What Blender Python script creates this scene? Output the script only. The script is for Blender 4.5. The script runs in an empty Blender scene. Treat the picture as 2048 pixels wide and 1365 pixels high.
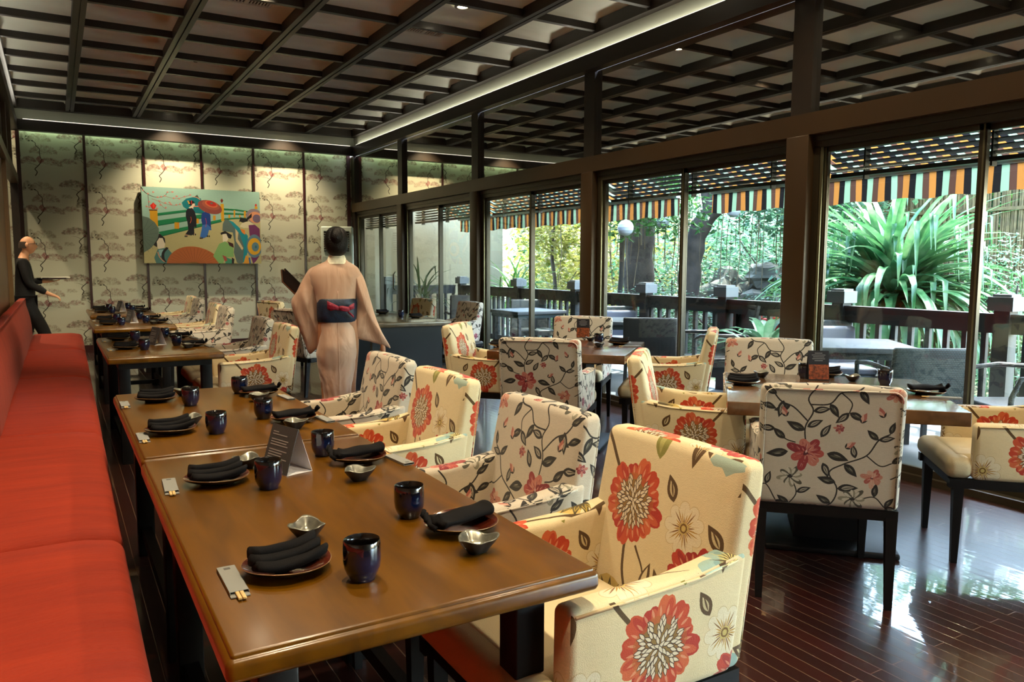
import bpy, math, random
import numpy as np
from math import sin, cos, pi, radians, sqrt, atan2
from mathutils import Vector, Matrix, Euler

# ---------------------------------------------------------------- camera, sky, sun, exposure
SC = bpy.context.scene
COL = SC.collection
cam_data = bpy.data.cameras.new('camera')
cam = bpy.data.objects.new('camera', cam_data)
COL.objects.link(cam)
cam_data.sensor_fit = 'HORIZONTAL'
cam_data.sensor_width = 36.0
cam_data.lens = 1535.0 / 2048.0 * 36.0
cam_data.clip_end = 200
YAW, PITCH, ROLL = radians(30.65), radians(-5.70), radians(0.19)
fwd = Vector((sin(YAW) * cos(PITCH), cos(YAW) * cos(PITCH), sin(PITCH)))
rgt = Vector((cos(YAW), -sin(YAW), 0))
upv = rgt.cross(fwd)
r2 = cos(ROLL) * rgt + sin(ROLL) * upv
u2 = -sin(ROLL) * rgt + cos(ROLL) * upv
mw = Matrix((r2, u2, -fwd)).transposed().to_4x4()
mw.translation = Vector((0, 0, 1.37))
cam.matrix_world = mw
SC.camera = cam

world = bpy.data.worlds.new('daylight_sky')
SC.world = world
world.use_nodes = True
wn = world.node_tree.nodes
wl = world.node_tree.links
wn.clear()
sky = wn.new('ShaderNodeTexSky')
sky.sky_type = 'NISHITA'
sky.sun_disc = False
sky.sun_elevation = radians(58)
sky.sun_rotation = radians(100)
sky.air_density = 1.2
sky.dust_density = 2.0
bg = wn.new('ShaderNodeBackground')
bg.inputs['Strength'].default_value = 2.7
wo = wn.new('ShaderNodeOutputWorld')
wl.new(sky.outputs[0], bg.inputs['Color'])
wl.new(bg.outputs[0], wo.inputs['Surface'])

sun_data = bpy.data.lights.new('sun', 'SUN')
sun_data.energy = 9.0
sun_data.angle = radians(1.0)
sun_data.color = (1.0, 0.95, 0.86)
sun = bpy.data.objects.new('sun', sun_data)
COL.objects.link(sun)
sun.rotation_euler = Vector((-0.34, -0.16, -0.93)).to_track_quat('-Z', 'Y').to_euler()
sun.location = (12, 6, 12)

SC.view_settings.view_transform = 'Standard'
SC.view_settings.look = 'None'
SC.view_settings.exposure = 1.1
SC.view_settings.gamma = 1.0
SC.view_settings.use_curve_mapping = False
SC.cycles.max_bounces = 9
SC.cycles.diffuse_bounces = 6
SC.cycles.glossy_bounces = 4
SC.cycles.transmission_bounces = 4
SC.cycles.transparent_max_bounces = 12
SC.cycles.caustics_reflective = False
SC.cycles.caustics_refractive = False
SC.cycles.sample_clamp_indirect = 8.0
SC.cycles.use_denoising = True

rnd = random.Random(7)
RS = np.random.RandomState(11)

# ---------------------------------------------------------------- colours and materials
def lin(c):
    c = c / 255.0
    return c / 12.92 if c <= 0.04045 else ((c + 0.055) / 1.055) ** 2.4

ALB = 0.74
def rgb(r, g, b, k=ALB):
    return (lin(r) * k, lin(g) * k, lin(b) * k, 1.0)

def orgb(r, g, b):
    return rgb(r, g, b, 0.34)

def new_mat(name):
    m = bpy.data.materials.new(name)
    m.use_nodes = True
    nt = m.node_tree
    b = nt.nodes['Principled BSDF']
    return m, nt, b

def mat(name, color, rough=0.5, metal=0.0, bump=0.0, bscale=60.0, var=0.0, vscale=6.0, coat=0.0, spec=0.5, emit=None, estr=0.0, coatr=0.1):
    m, nt, b = new_mat(name)
    b.inputs['Base Color'].default_value = color
    b.inputs['Roughness'].default_value = rough
    b.inputs['Metallic'].default_value = metal
    b.inputs['Specular IOR Level'].default_value = spec
    b.inputs['Coat Weight'].default_value = coat
    b.inputs['Coat Roughness'].default_value = coatr
    tc = nt.nodes.new('ShaderNodeTexCoord')
    if var > 0:
        n = nt.nodes.new('ShaderNodeTexNoise')
        n.inputs['Scale'].default_value = vscale
        n.inputs['Detail'].default_value = 5
        nt.links.new(tc.outputs['Object'], n.inputs['Vector'])
        r = nt.nodes.new('ShaderNodeValToRGB')
        c0 = [x * (1 - var) for x in color[:3]] + [1]
        c1 = [min(1, x * (1 + var)) for x in color[:3]] + [1]
        r.color_ramp.elements[0].position = 0.3
        r.color_ramp.elements[1].position = 0.7
        r.color_ramp.elements[0].color = c0
        r.color_ramp.elements[1].color = c1
        nt.links.new(n.outputs['Fac'], r.inputs['Fac'])
        nt.links.new(r.outputs['Color'], b.inputs['Base Color'])
    if bump > 0:
        n2 = nt.nodes.new('ShaderNodeTexNoise')
        n2.inputs['Scale'].default_value = bscale
        n2.inputs['Detail'].default_value = 4
        nt.links.new(tc.outputs['Object'], n2.inputs['Vector'])
        bp = nt.nodes.new('ShaderNodeBump')
        bp.inputs['Strength'].default_value = bump
        bp.inputs['Distance'].default_value = 0.01
        nt.links.new(n2.outputs['Fac'], bp.inputs['Height'])
        nt.links.new(bp.outputs['Normal'], b.inputs['Normal'])
    if emit is not None:
        b.inputs['Emission Color'].default_value = emit
        b.inputs['Emission Strength'].default_value = estr
    return m

def wood_mat(name, c_dark, c_light, rough=0.3, coat=0.4, axis=(1, 8, 8), scale=2.0, coatr=0.12, bmp=0.06, spec=0.5):
    m, nt, b = new_mat(name)
    N = nt.nodes.new
    L = nt.links.new
    tc = N('ShaderNodeTexCoord')
    mp = N('ShaderNodeMapping')
    mp.inputs['Scale'].default_value = axis
    L(tc.outputs['Object'], mp.inputs['Vector'])
    n = N('ShaderNodeTexNoise')
    n.inputs['Scale'].default_value = scale
    n.inputs['Detail'].default_value = 8
    n.inputs['Distortion'].default_value = 0.6
    L(mp.outputs['Vector'], n.inputs['Vector'])
    r = N('ShaderNodeValToRGB')
    r.color_ramp.elements[0].position = 0.28
    r.color_ramp.elements[1].position = 0.72
    r.color_ramp.elements[0].color = c_dark
    r.color_ramp.elements[1].color = c_light
    L(n.outputs['Fac'], r.inputs['Fac'])
    L(r.outputs['Color'], b.inputs['Base Color'])
    b.inputs['Roughness'].default_value = rough
    b.inputs['Coat Weight'].default_value = coat
    b.inputs['Coat Roughness'].default_value = coatr
    bp = N('ShaderNodeBump')
    bp.inputs['Strength'].default_value = bmp
    b.inputs['Specular IOR Level'].default_value = spec
    bp.inputs['Distance'].default_value = 0.004
    L(n.outputs['Fac'], bp.inputs['Height'])
    L(bp.outputs['Normal'], b.inputs['Normal'])
    return m

# ---------------------------------------------------------------- painting printed patterns into arrays
class Canvas:
    def __init__(s, w, h, col, wrap=True):
        s.w, s.h, s.wrap = w, h, wrap
        s.a = np.empty((h, w, 3), np.float32)
        s.a[:] = np.array(col, np.float32) / 255.0
    def poly(s, pts, col, alpha=1.0, grad=None):
        """pts in 0..1 tile units, v up"""
        P = np.array(pts, np.float32)
        P = P * [s.w, s.h]
        offs = [(0, 0)]
        if s.wrap:
            offs = [(i * s.w, j * s.h) for i in (-1, 0, 1) for j in (-1, 0, 1)]
        c = np.array(col, np.float32) / 255.0
        for ox, oy in offs:
            Q = P + [ox, oy]
            x0 = max(0, int(Q[:, 0].min()) - 1); x1 = min(s.w, int(Q[:, 0].max()) + 2)
            y0 = max(0, int(Q[:, 1].min()) - 1); y1 = min(s.h, int(Q[:, 1].max()) + 2)
            if x0 >= x1 or y0 >= y1:
                continue
            X, Y = np.meshgrid(np.arange(x0, x1) + 0.5, np.arange(y0, y1) + 0.5)
            ins = np.zeros(X.shape, bool)
            n = len(Q)
            for i in range(n):
                ax, ay = Q[i]; bx, by = Q[(i + 1) % n]
                if ay == by:
                    continue
                cond = (ay > Y) != (by > Y)
                ins ^= cond & (X < (bx - ax) * (Y - ay) / (by - ay) + ax)
            reg = s.a[y0:y1, x0:x1]
            if grad is not None:
                g = np.array(grad, np.float32) / 255.0
                t = ((Y - Q[:, 1].min()) / max(1, Q[:, 1].max() - Q[:, 1].min()))[..., None]
                cc = (c * (1 - t) + g * t)
                reg[ins] = reg[ins] * (1 - alpha) + cc[ins] * alpha
            else:
                reg[ins] = reg[ins] * (1 - alpha) + c * alpha
    def stroke(s, pts, w, col, alpha=1.0, taper=True):
        P = smooth_line(pts, 6)
        n = len(P)
        L, R = [], []
        for i in range(n):
            a = P[max(0, i - 1)]; b = P[min(n - 1, i + 1)]
            d = b - a
            l = np.hypot(*d) + 1e-9
            nn = np.array([-d[1], d[0]]) / l
            ww = w * (1 - 0.75 * i / (n - 1)) if taper else w
            L.append(P[i] + nn * ww * 0.5); R.append(P[i] - nn * ww * 0.5)
        s.poly(L + R[::-1], col, alpha)
    def blob(s, cx, cy, rx, ry, col, alpha=1.0, n=14, jit=0.15, rot=0.0, seed=None):
        pts = []
        for i in range(n):
            t = 2 * pi * i / n
            r = 1 + RS.uniform(-jit, jit)
            x, y = rx * r * cos(t), ry * r * sin(t)
            pts.append((cx + x * cos(rot) - y * sin(rot), cy + x * sin(rot) + y * cos(rot)))
        s.poly(pts, col, alpha)
    def leaf(s, x, y, ang, ln, wd, col, alpha=1.0, vein=None):
        pts = []
        for i in range(9):
            t = i / 8
            pts.append((t, wd / ln * 0.5 * sin(pi * t ** 0.8)))
        for i in range(7, 0, -1):
            t = i / 8
            pts.append((t, -wd / ln * 0.5 * sin(pi * t ** 0.8) * 0.85))
        Q = [(x + ln * (p[0] * cos(ang) - p[1] * sin(ang)), y + ln * (p[0] * sin(ang) + p[1] * cos(ang))) for p in pts]
        s.poly(Q, col, alpha)
        if vein is not None:
            s.stroke([(x, y), (x + ln * .5 * cos(ang) , y + ln * .5 * sin(ang)), (x + ln * .9 * cos(ang), y + ln * .9 * sin(ang))], wd * 0.14, vein, alpha)
    def petal(s, cx, cy, ang, r0, r1, wd, col, alpha=1.0, notch=0.0):
        pts = []
        for i in range(13):
            t = i / 12
            a = pi * t
            rr = r0 + (r1 - r0) * (sin(a) ** 0.6 if True else 1)
            side = cos(a)
            rr *= 1 - notch * max(0, 1 - abs(side) * 3)
            tw = wd * side * (0.45 + 0.55 * sin(a) ** 0.5)
            pts.append((rr, tw))
        Q = [(cx + p[0] * cos(ang) - p[1] * sin(ang), cy + p[0] * sin(ang) + p[1] * cos(ang)) for p in pts]
        s.poly(Q, col, alpha)
    def grain(s, amt=0.03, streak=True):
        n = RS.normal(0, amt, (s.h, s.w)).astype(np.float32)
        if streak:
            n += np.repeat(RS.normal(0, amt, (s.h, s.w // 16 + 1)).astype(np.float32), 16, axis=1)[:, :s.w] * 0.8
        s.a = np.clip(s.a * (1 + n[..., None]), 0, 1)
    def image(s, name):
        im = bpy.data.images.new(name, s.w, s.h, alpha=False)
        buf = np.ones((s.h, s.w, 4), np.float32)
        buf[..., :3] = np.clip(s.a * 0.875, 0, 1)
        im.pixels.foreach_set(buf.ravel())
        im.update()
        im.pack()
        return im

def smooth_line(pts, k):
    P = [np.array(p, float) for p in pts]
    if len(P) < 3:
        return [P[0] + (P[-1] - P[0]) * t / k for t in range(k + 1)]
    out = []
    Q = [2 * P[0] - P[1]] + P + [2 * P[-1] - P[-2]]
    for i in range(1, len(Q) - 2):
        for j in range(k):
            t = j / k
            a, b, c, d = Q[i - 1], Q[i], Q[i + 1], Q[i + 2]
            out.append(0.5 * ((2 * b) + (c - a) * t + (2 * a - 5 * b + 4 * c - d) * t * t + (-a + 3 * b - 3 * c + d) * t ** 3))
    out.append(P[-1])
    return out

def big_flower(c, x, y, r, cols):
    for k in range(12):
        a = 2 * pi * k / 12 + 0.2
        rr = r * (0.95 + 0.10 * sin(k * 2.3))
        c.petal(x, y, a, r * .25, rr, r * .30, cols[k % len(cols)], 1.0, 0.06)
        c.petal(x, y, a + .1, r * .3, rr * .92, r * .12, cols[(k + 1) % len(cols)], .8)
    for k in range(24):
        a = 2 * pi * k / 24
        c.leaf(x + r * .58 * cos(a), y + r * .58 * sin(a), a, r * .22, r * .06, (242, 176, 136), .75)
    c.blob(x, y, r * .60, r * .58, (190, 112, 44), .55, 22, .14)
    c.blob(x, y, r * .50, r * .48, (150, 118, 58), .9, 18, .12)
    for ring, n in ((.52, 22), (.44, 18), (.34, 15), (.24, 11), (.13, 7), (.03, 3)):
        for k in range(n):
            a = 2 * pi * k / n + ring * 9 + .1 * sin(k * 3)
            px, py = x + r * ring * cos(a) * .95, y + r * ring * sin(a) * .95
            b_ = a + .25 * sin(k * 2 + ring * 20)
            c.leaf(px - r * .07 * cos(b_), py - r * .07 * sin(b_), b_, r * .21, r * .105, (66, 42, 30))
            c.leaf(px - r * .055 * cos(b_), py - r * .055 * sin(b_), b_, r * .175, r * .072, (244, 228, 198))

def scrib_flower(c, x, y, r):
    for k in range(9):
        a = 2 * pi * k / 9
        c.petal(x, y, a, r * .2, r * 1.03, r * .37, (178, 150, 100), .35)
    for k in range(9):
        a = 2 * pi * k / 9
        c.petal(x, y, a, r * .2, r * .99, r * .345, (244, 231, 198), 1)
        c.stroke([(x + r * .4 * cos(a), y + r * .4 * sin(a)), (x + r * .8 * cos(a + .04), y + r * .8 * sin(a + .04))], r * .03, (200, 172, 120), .6)
    for k in range(26):
        a = 2 * pi * k / 26
        l = .52 + .22 * sin(k * 5)
        c.leaf(x + r * .12 * cos(a), y + r * .12 * sin(a), a, r * l, r * .055, (186, 140, 50) if k % 3 else (128, 84, 34), .95)
    c.blob(x, y, r * .24, r * .24, (214, 190, 112), 1, 12)
    for k in range(14):
        a = 2 * pi * k / 14
        c.blob(x + r * .15 * cos(a), y + r * .15 * sin(a), r * .045, r * .045, (120, 84, 32), .95, 6)

def bush_flower(c, x, y, r):
    c.blob(x, y + r * .5, r * .75, r * .6, (206, 172, 76), .75, 14, .2)
    for k in range(15):
        a = pi * .02 + pi * .96 * k / 14
        l = 1 + .16 * sin(k * 3)
        c.leaf(x, y, a, r * l, r * .30, (80, 66, 26))
        c.leaf(x + r * .45 * cos(a), y + r * .45 * sin(a), a, r * .45 * l, r * .16, (182, 158, 70), .9)
        c.leaf(x + r * .5 * cos(a), y + r * .5 * sin(a), a, r * .3 * l, r * .05, (64, 50, 24), .9)

def blue_flower(c, x, y, r):
    for k in range(6):
        a = 2 * pi * k / 6 + .35
        c.petal(x, y, a, r * .12, r * (1 + .15 * sin(k * 2)), r * .42, (150, 186, 180), .9)
        c.petal(x, y, a + .2, r * .2, r * .8, r * .2, (176, 204, 190), .5)
        c.petal(x, y, a - .1, r * .2, r * .6, r * .14, (112, 150, 150), .5)
    c.blob(x, y, r * .4, r * .38, (196, 178, 92), .55, 14, .25)
    for k in range(30):
        a = 2 * pi * k / 30
        l = .5 + .18 * sin(k * 4)
        c.stroke([(x + r * .05 * cos(a), y + r * .05 * sin(a)), (x + r * l * .6 * cos(a + .08), y + r * l * .6 * sin(a + .08)), (x + r * l * cos(a), y + r * l * sin(a))], r * .05, (84, 62, 28) if k % 2 else (232, 212, 130), .95)

def leaf3(c, x, y, a, s_, br=(98, 72, 38), lt=(226, 206, 160)):
    """three lobed leaf with a pale open centre"""
    for da, l, w in ((0, 1.0, .42), (.55, .72, .34), (-.55, .72, .34)):
        c.leaf(x, y, a + da, s_ * l, s_ * w, br)
    for da, l, w in ((0, .62, .10), (.5, .42, .09), (-.5, .42, .09)):
        c.leaf(x + s_ * .22 * cos(a), y + s_ * .22 * sin(a), a + da, s_ * l, s_ * w, lt, .95)
    c.leaf(x + s_ * .12 * cos(a), y + s_ * .12 * sin(a), a, s_ * .75, s_ * .05, (62, 44, 24), .8)

def bud(c, x, y, a, s_):
    c.leaf(x, y, a, s_, s_ * .56, (92, 66, 34)); c.leaf(x + s_ * .18 * cos(a), y + s_ * .18 * sin(a), a, s_ * .6, s_ * .26, (222, 202, 156), .95); c.leaf(x + s_ * .2 * cos(a), y + s_ * .2 * sin(a), a + .1, s_ * .6, s_ * .08, (92, 66, 34))

def fabric_yellow():
    c = Canvas(1024, 1024, (242, 224, 180))
    br = (92, 68, 34)
    for _ in range(60):
        c.blob(RS.rand(), RS.rand(), .05, .04, (236, 212, 158), .10, 10, .3)
    # stems
    c.stroke([(.37, .44), (.36, .30), (.31, .16), (.33, .02)], .016, br, taper=False)
    c.stroke([(.30, .42), (.235, .33), (.24, .22), (.30, .13)], .012, br)
    c.leaf(.245, .24, 1.9, .15, .06, br, 1, None); c.leaf(.238, .27, 1.9, .10, .028, (240, 224, 180))
    c.stroke([(.68, .40), (.67, .30), (.62, .20)], .010, br)
    c.stroke([(.44, .64), (.52, .73), (.60, .82), (.72, .90), (.86, .93), (.95, .97)], .018, br, taper=False)
    c.stroke([(.62, .83), (.60, .93), (.61, 1.0)], .014, br, taper=False)
    c.stroke([(.93, .24), (.90, .12), (.94, -.02)], .012, br)
    # blue and yellow tops along the upper edge
    c.blob(.565, .965, .06, .055, (226, 190, 84), .8, rot=.3); c.blob(.655, .975, .06, .05, (234, 204, 112), .8); c.blob(.61, .985, .018, .04, (166, 194, 184), .9)
    c.blob(.90, .86, .085, .055, (160, 190, 180), .85, rot=-.25, jit=.25); c.blob(.22, .965, .07, .04, (156, 188, 180), .85, rot=.3, jit=.3)
    c.leaf(.255, .78, 1.45, .18, .085, (140, 138, 60), .92); c.leaf(.262, .80, 1.45, .14, .03, (190, 182, 106), .8)
    leaf3(c, .045, .95, -1.4, .17); leaf3(c, .74, .80, -1.15, .17)
    bud(c, .13, .64, 1.1, .11); bud(c, .86, .52, .8, .12); bud(c, .50, .13, .5, .11)
    leaf3(c, .115, .22, 1.2, .16); bud(c, .80, .16, 1.2, .13)
    blue_flower(c, .03, .10, .165)
    blue_flower(c, .585, .03, .12)
    scrib_flower(c, .68, .47, .115)
    scrib_flower(c, .055, .56, .10)
    bush_flower(c, .43, .10, .13)
    bush_flower(c, .77, -.02, .12)
    big_flower(c, .36, .585, .185, [(204, 66, 34), (216, 84, 46), (190, 50, 32), (222, 106, 60)])
    big_flower(c, .955, .36, .165, [(186, 48, 36), (202, 68, 44), (168, 40, 36)])
    c.grain(.016)
    return c

def rose(c, x, y, r, cols, tilt=0.0, core=(84, 34, 44)):
    """layered ragged blossom"""
    for ring, (rr, w, n) in enumerate(((1.0, .34, 7), (.78, .28, 6), (.55, .22, 5))):
        for k in range(n):
            a = 2 * pi * k / n + tilt + ring * .45
            l = r * rr * (1 + .15 * sin(k * 2.7 + ring))
            c.petal(x, y, a, r * .03, l, r * w, cols[(k + ring) % len(cols)])
            c.leaf(x, y, a + .05, l * .85, r * .10, cols[(k + ring + 1) % len(cols)], .85)
            c.leaf(x + l * .35 * cos(a), y + l * .35 * sin(a), a - .12, l * .5, r * .05, (240, 206, 190), .6)
    c.blob(x, y, r * .14, r * .12, core, .9, 8, .3)
    c.leaf(x, y, tilt + 1.2, r * .25, r * .12, (244, 214, 204), .9)

def fabric_white():
    c = Canvas(1024, 1024, (212, 201, 182))
    dk = (44, 40, 38); g2 = (96, 94, 78); pale = (184, 176, 158)
    def vine(pts, w=.0085):
        c.stroke(pts, w, dk, taper=False)
    def lf(x, y, a, s_, open_=False):
        c.leaf(x, y, a, s_, s_ * .46, dk)
        if open_:
            c.leaf(x + s_ * .2 * cos(a), y + s_ * .2 * sin(a), a + .05, s_ * .62, s_ * .22, pale, .95)
            c.leaf(x + s_ * .25 * cos(a), y + s_ * .25 * sin(a), a + .05, s_ * .55, s_ * .05, dk, .9)
        else:
            c.leaf(x + s_ * .15 * cos(a - .3), y + s_ * .15 * sin(a - .3), a + .12, s_ * .6, s_ * .10, g2, .9)
            c.leaf(x + s_ * .3 * cos(a + .2), y + s_ * .3 * sin(a + .2), a, s_ * .35, s_ * .05, pale, .8)
    def pale_blossom(x, y, r, t=0.0):
        for k in range(8):
            a = 2 * pi * k / 8 + t
            c.petal(x, y, a, r * .05, r * (1 + .2 * sin(k * 2.1)), r * .28, (88, 86, 74) if k % 2 else (150, 146, 126))
            c.petal(x, y, a + .12, r * .12, r * .85, r * .16, (224, 216, 198), .9)
        c.blob(x, y, r * .2, r * .16, dk, 1, 9, .4)
        for k in range(7):
            a = 2 * pi * k / 7
            c.stroke([(x, y), (x + r * .4 * cos(a), y + r * .4 * sin(a))], r * .06, dk, .8)
    def rosebud(x, y, a, s_):
        c.leaf(x, y, a, s_, s_ * .5, (190, 112, 98)); c.leaf(x, y, a + .25, s_ * .85, s_ * .26, (222, 176, 154)); c.leaf(x, y, a + .7, s_ * .5, s_ * .16, dk); c.leaf(x, y, a - .7, s_ * .5, s_ * .16, dk)
    vine([(.38, .40), (.37, .52), (.41, .62), (.38, .70), (.44, .80), (.46, .92), (.44, 1.02)])
    vine([(.38, .56), (.30, .64), (.22, .68), (.15, .78)]); vine([(.39, .66), (.50, .67), (.56, .74), (.66, .76), (.74, .84), (.84, .86)])
    vine([(.56, .74), (.62, .68), (.61, .62)], .007)
    vine([(.44, -.02), (.54, .04), (.57, .14), (.52, .24), (.60, .30), (.72, .36), (.78, .46), (.84, .50)])
    vine([(.86, .22), (.93, .25), (1.02, .20), (1.08, .12)], .007); vine([(.02, .18), (.10, .12), (.16, .14), (.22, .04)], .007)
    vine([(.88, .66), (.96, .62), (1.04, .68), (1.12, .66)], .007); vine([(.70, .08), (.78, .10), (.84, .04)], .007)
    vine([(.20, .50), (.26, .44), (.32, .42)], .007); vine([(.72, .36), (.80, .30), (.86, .32)], .007); vine([(.30, .20), (.34, .10), (.30, .02)], .007)
    L_ = [(.37, .50, 2.7, .12, 0), (.38, .52, .5, .10, 1), (.28, .65, 3.5, .10, 0), (.24, .68, -1.8, .11, 1), (.20, .72, 2.6, .09, 0), (.15, .78, 1.2, .09, 1), (.15, .78, 2.8, .08, 0),
          (.41, .62, .2, .10, 1), (.44, .80, 2.6, .10, 0), (.45, .88, .5, .11, 1), (.50, .67, -1.0, .10, 0), (.61, .62, -.5, .10, 0), (.61, .62, -2.4, .10, 1), (.66, .76, -1.0, .10, 0), (.74, .84, 1.8, .09, 0), (.84, .86, .9, .09, 1), (.84, .86, -.6, .09, 0), (.70, .80, 1.6, .08, 1),
          (.54, .04, 2.6, .10, 0), (.57, .14, .1, .12, 1), (.56, .18, 2.9, .11, 0), (.60, .30, -.8, .11, 0), (.66, .34, 1.8, .09, 1), (.78, .46, 2.4, .09, 0), (.78, .46, .2, .09, 1), (.84, .50, 1.3, .08, 0),
          (.93, .25, 1.5, .10, 1), (.93, .25, -1.4, .09, 0), (1.02, .20, .3, .10, 0), (1.08, .12, -.9, .09, 1), (.10, .12, -1.9, .09, 0), (.16, .14, 1.3, .09, 1), (.22, .04, -.6, .10, 0), (.96, .62, 1.2, .09, 0), (.96, .62, -1.7, .08, 1), (1.04, .68, 1.0, .08, 0), (1.12, .66, -.4, .09, 0),
          (.78, .10, 1.5, .09, 0), (.84, .04, -.4, .09, 1), (.84, .04, .9, .08, 0), (.26, .44, 2.4, .10, 0), (.20, .50, 3.0, .10, 1), (.50, .36, -.3, .13, 0), (.48, .30, -1.2, .10, 1), (.28, .36, 3.3, .13, 0), (.46, .46, 1.0, .10, 1), (.86, .32, .6, .09, 0), (.34, .10, .4, .09, 1), (.30, .02, 2.5, .09, 0), (.90, .96, 1.0, .10, 0), (.66, .94, 2.2, .09, 1), (.26, .92, .7, .10, 0), (.04, .36, 1.6, .10, 1)]
    for x, y, a, s_, o in L_:
        lf(x, y, a, s_, bool(o))
    pale_blossom(.20, .84, .095); pale_blossom(.64, .86, .075, .4); pale_blossom(.30, .20, .07, .2); pale_blossom(.66, .08, .07); pale_blossom(.96, .86, .065, .3); pale_blossom(.92, .42, .055, .7)
    rose(c, .38, .355, .105, [(188, 88, 80), (160, 58, 62), (208, 128, 112), (142, 46, 54)])
    rose(c, .07, .52, .055, [(140, 56, 78), (176, 92, 100), (120, 44, 66)], .5)
    rose(c, .76, .22, .06, [(206, 140, 120), (184, 98, 88), (222, 176, 152)], .2)
    rose(c, .86, .74, .055, [(210, 156, 132), (186, 108, 96)], .9)
    rose(c, .56, .52, .030, [(146, 56, 64), (196, 124, 110)], .3)
    for x, y, a in ((.26, .58, 1.9), (.68, .56, 1.2), (.60, .40, .6), (.12, .28, 1.7), (.50, .98, .4), (.80, .60, 2.0)):
        rosebud(x, y, a, .07)
    c.grain(.02)
    return c

def wallpaper_canvas():
    c = Canvas(768, 640, (206, 207, 184))
    def crown(cx, cy, w, h, cols, n, bk=.6, tilt=0.0):
        """ink wash pine crown: flat underside, domed top, built of small dabs"""
        for _ in range(n):
            t = RS.uniform(-1, 1); top = h * (1 - t * t) ** .5
            y = cy + top * RS.uniform(0, 1) ** .8 + tilt * t * w
            x = cx + t * w * .5
            r = RS.uniform(.008, .020)
            c.blob(x, y, r * 1.1, r * 1.1, cols[RS.randint(len(cols))], RS.uniform(.09, .26), 7, .4)
        for _ in range(int(n * .5)):
            t = RS.uniform(-1, 1); top = h * (1 - t * t) ** .5
            x = cx + t * w * .5; y = cy + top * RS.uniform(0, 1) + tilt * t * w
            c.blob(x, y, RS.uniform(.003, .008), RS.uniform(.003, .008), (84, 70, 60), RS.uniform(.12, .4), 6, .4)
        for _ in range(int(n * .25)):
            t = RS.uniform(-1, 1); top = h * (1 - t * t) ** .5
            x = cx + t * w * .5; y = cy + top * RS.uniform(.1, 1) + tilt * t * w
            c.stroke([(x, y), (x + RS.uniform(-.02, .02), y + RS.uniform(.0, .02)), (x + RS.uniform(-.03, .03), y + RS.uniform(-.01, .03))], .003, (84, 70, 62), .35)
        c.stroke([(cx - w * .45, cy + .01 - tilt * w * .45), (cx - w * .1, cy - .008), (cx + w * .25, cy - .004), (cx + w * .48, cy + .02 + tilt * w * .48)], .004, (78, 64, 56), bk)
    grey = [(160, 154, 130), (182, 174, 148), (136, 128, 108), (172, 156, 134)]
    pink = [(146, 100, 96), (172, 130, 120), (120, 84, 80), (164, 148, 126)]
    dark = [(90, 86, 70), (116, 110, 90), (66, 64, 54)]
    crown(.30, .80, .36, .16, grey, 190, .4)
    crown(.09, .78, .15, .19, dark + grey, 100)
    crown(.36, .55, .42, .17, grey + pink, 230)
    crown(.12, .34, .24, .13, pink, 130, tilt=.1)
    crown(.47, .33, .34, .13, pink + grey, 190, tilt=-.1)
    crown(.78, .88, .40, .15, pink + dark, 230)
    crown(.92, .46, .18, .22, dark, 150)
    crown(.73, .37, .26, .10, grey + pink, 110)
    crown(.68, .64, .16, .08, grey, 40, .2)
    bk = (50, 42, 38)
    c.stroke([(.18, .80), (.24, .76), (.25, .70), (.30, .64), (.30, .56), (.31, .46), (.33, .42)], .011, bk, .85, taper=False)
    c.stroke([(.22, .08), (.25, .16), (.22, .22), (.27, .29), (.31, .36), (.33, .43)], .015, bk, .9, taper=False)
    c.stroke([(.27, .28), (.20, .32), (.12, .32)], .008, bk, .8)
    c.stroke([(.84, .58), (.87, .66), (.84, .73), (.89, .80), (.95, .86)], .015, bk, .9, taper=False)
    c.stroke([(.88, .78), (.80, .83), (.72, .84)], .007, bk, .8)
    c.stroke([(.93, .45), (.99, .36), (.97, .28), (1.03, .20)], .008, bk, .75)
    for (x, y) in ((.29, .46), (.33, .40), (.94, .86), (.30, .38), (.27, .42)):
        c.blob(x, y, .028, .034, (138, 72, 72), .55, 8, .35)
    for (x, y) in ((.06, .82), (.15, .79), (.11, .88), (.93, .50), (.99, .47), (.20, .80)):
        c.blob(x, y, .018, .012, (44, 44, 38), .8, 7, .35)
    c.grain(.008, False)
    return c

def image_mat(name, im, rough=0.85, coord='UV', bump=0.0, bscale=400, sheen=0.0, spec=0.3, coat=0.0, tint=None):
    m, nt, b = new_mat(name)
    N = nt.nodes.new
    L = nt.links.new
    tc = N('ShaderNodeTexCoord')
    ti = N('ShaderNodeTexImage')
    ti.image = im
    ti.interpolation = 'Linear'
    L(tc.outputs[coord], ti.inputs['Vector'])
    L(ti.outputs['Color'], b.inputs['Base Color'])
    b.inputs['Roughness'].default_value = rough
    b.inputs['Specular IOR Level'].default_value = spec
    b.inputs['Sheen Weight'].default_value = sheen
    b.inputs['Coat Weight'].default_value = coat
    if bump:
        n2 = N('ShaderNodeTexNoise')
        n2.inputs['Scale'].default_value = bscale
        n2.inputs['Detail'].default_value = 3
        L(tc.outputs['Object'], n2.inputs['Vector'])
        n3 = N('ShaderNodeTexNoise')
        n3.inputs['Scale'].default_value = 9
        L(tc.outputs['Object'], n3.inputs['Vector'])
        ad = N('ShaderNodeMath'); ad.operation = 'MULTIPLY_ADD'; ad.inputs[1].default_value = 3.0
        L(n3.outputs['Fac'], ad.inputs[0]); L(n2.outputs['Fac'], ad.inputs[2])
        bp = N('ShaderNodeBump')
        bp.inputs['Strength'].default_value = bump
        bp.inputs['Distance'].default_value = 0.004
        L(ad.outputs[0], bp.inputs['Height'])
        L(bp.outputs['Normal'], b.inputs['Normal'])
    return m
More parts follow.
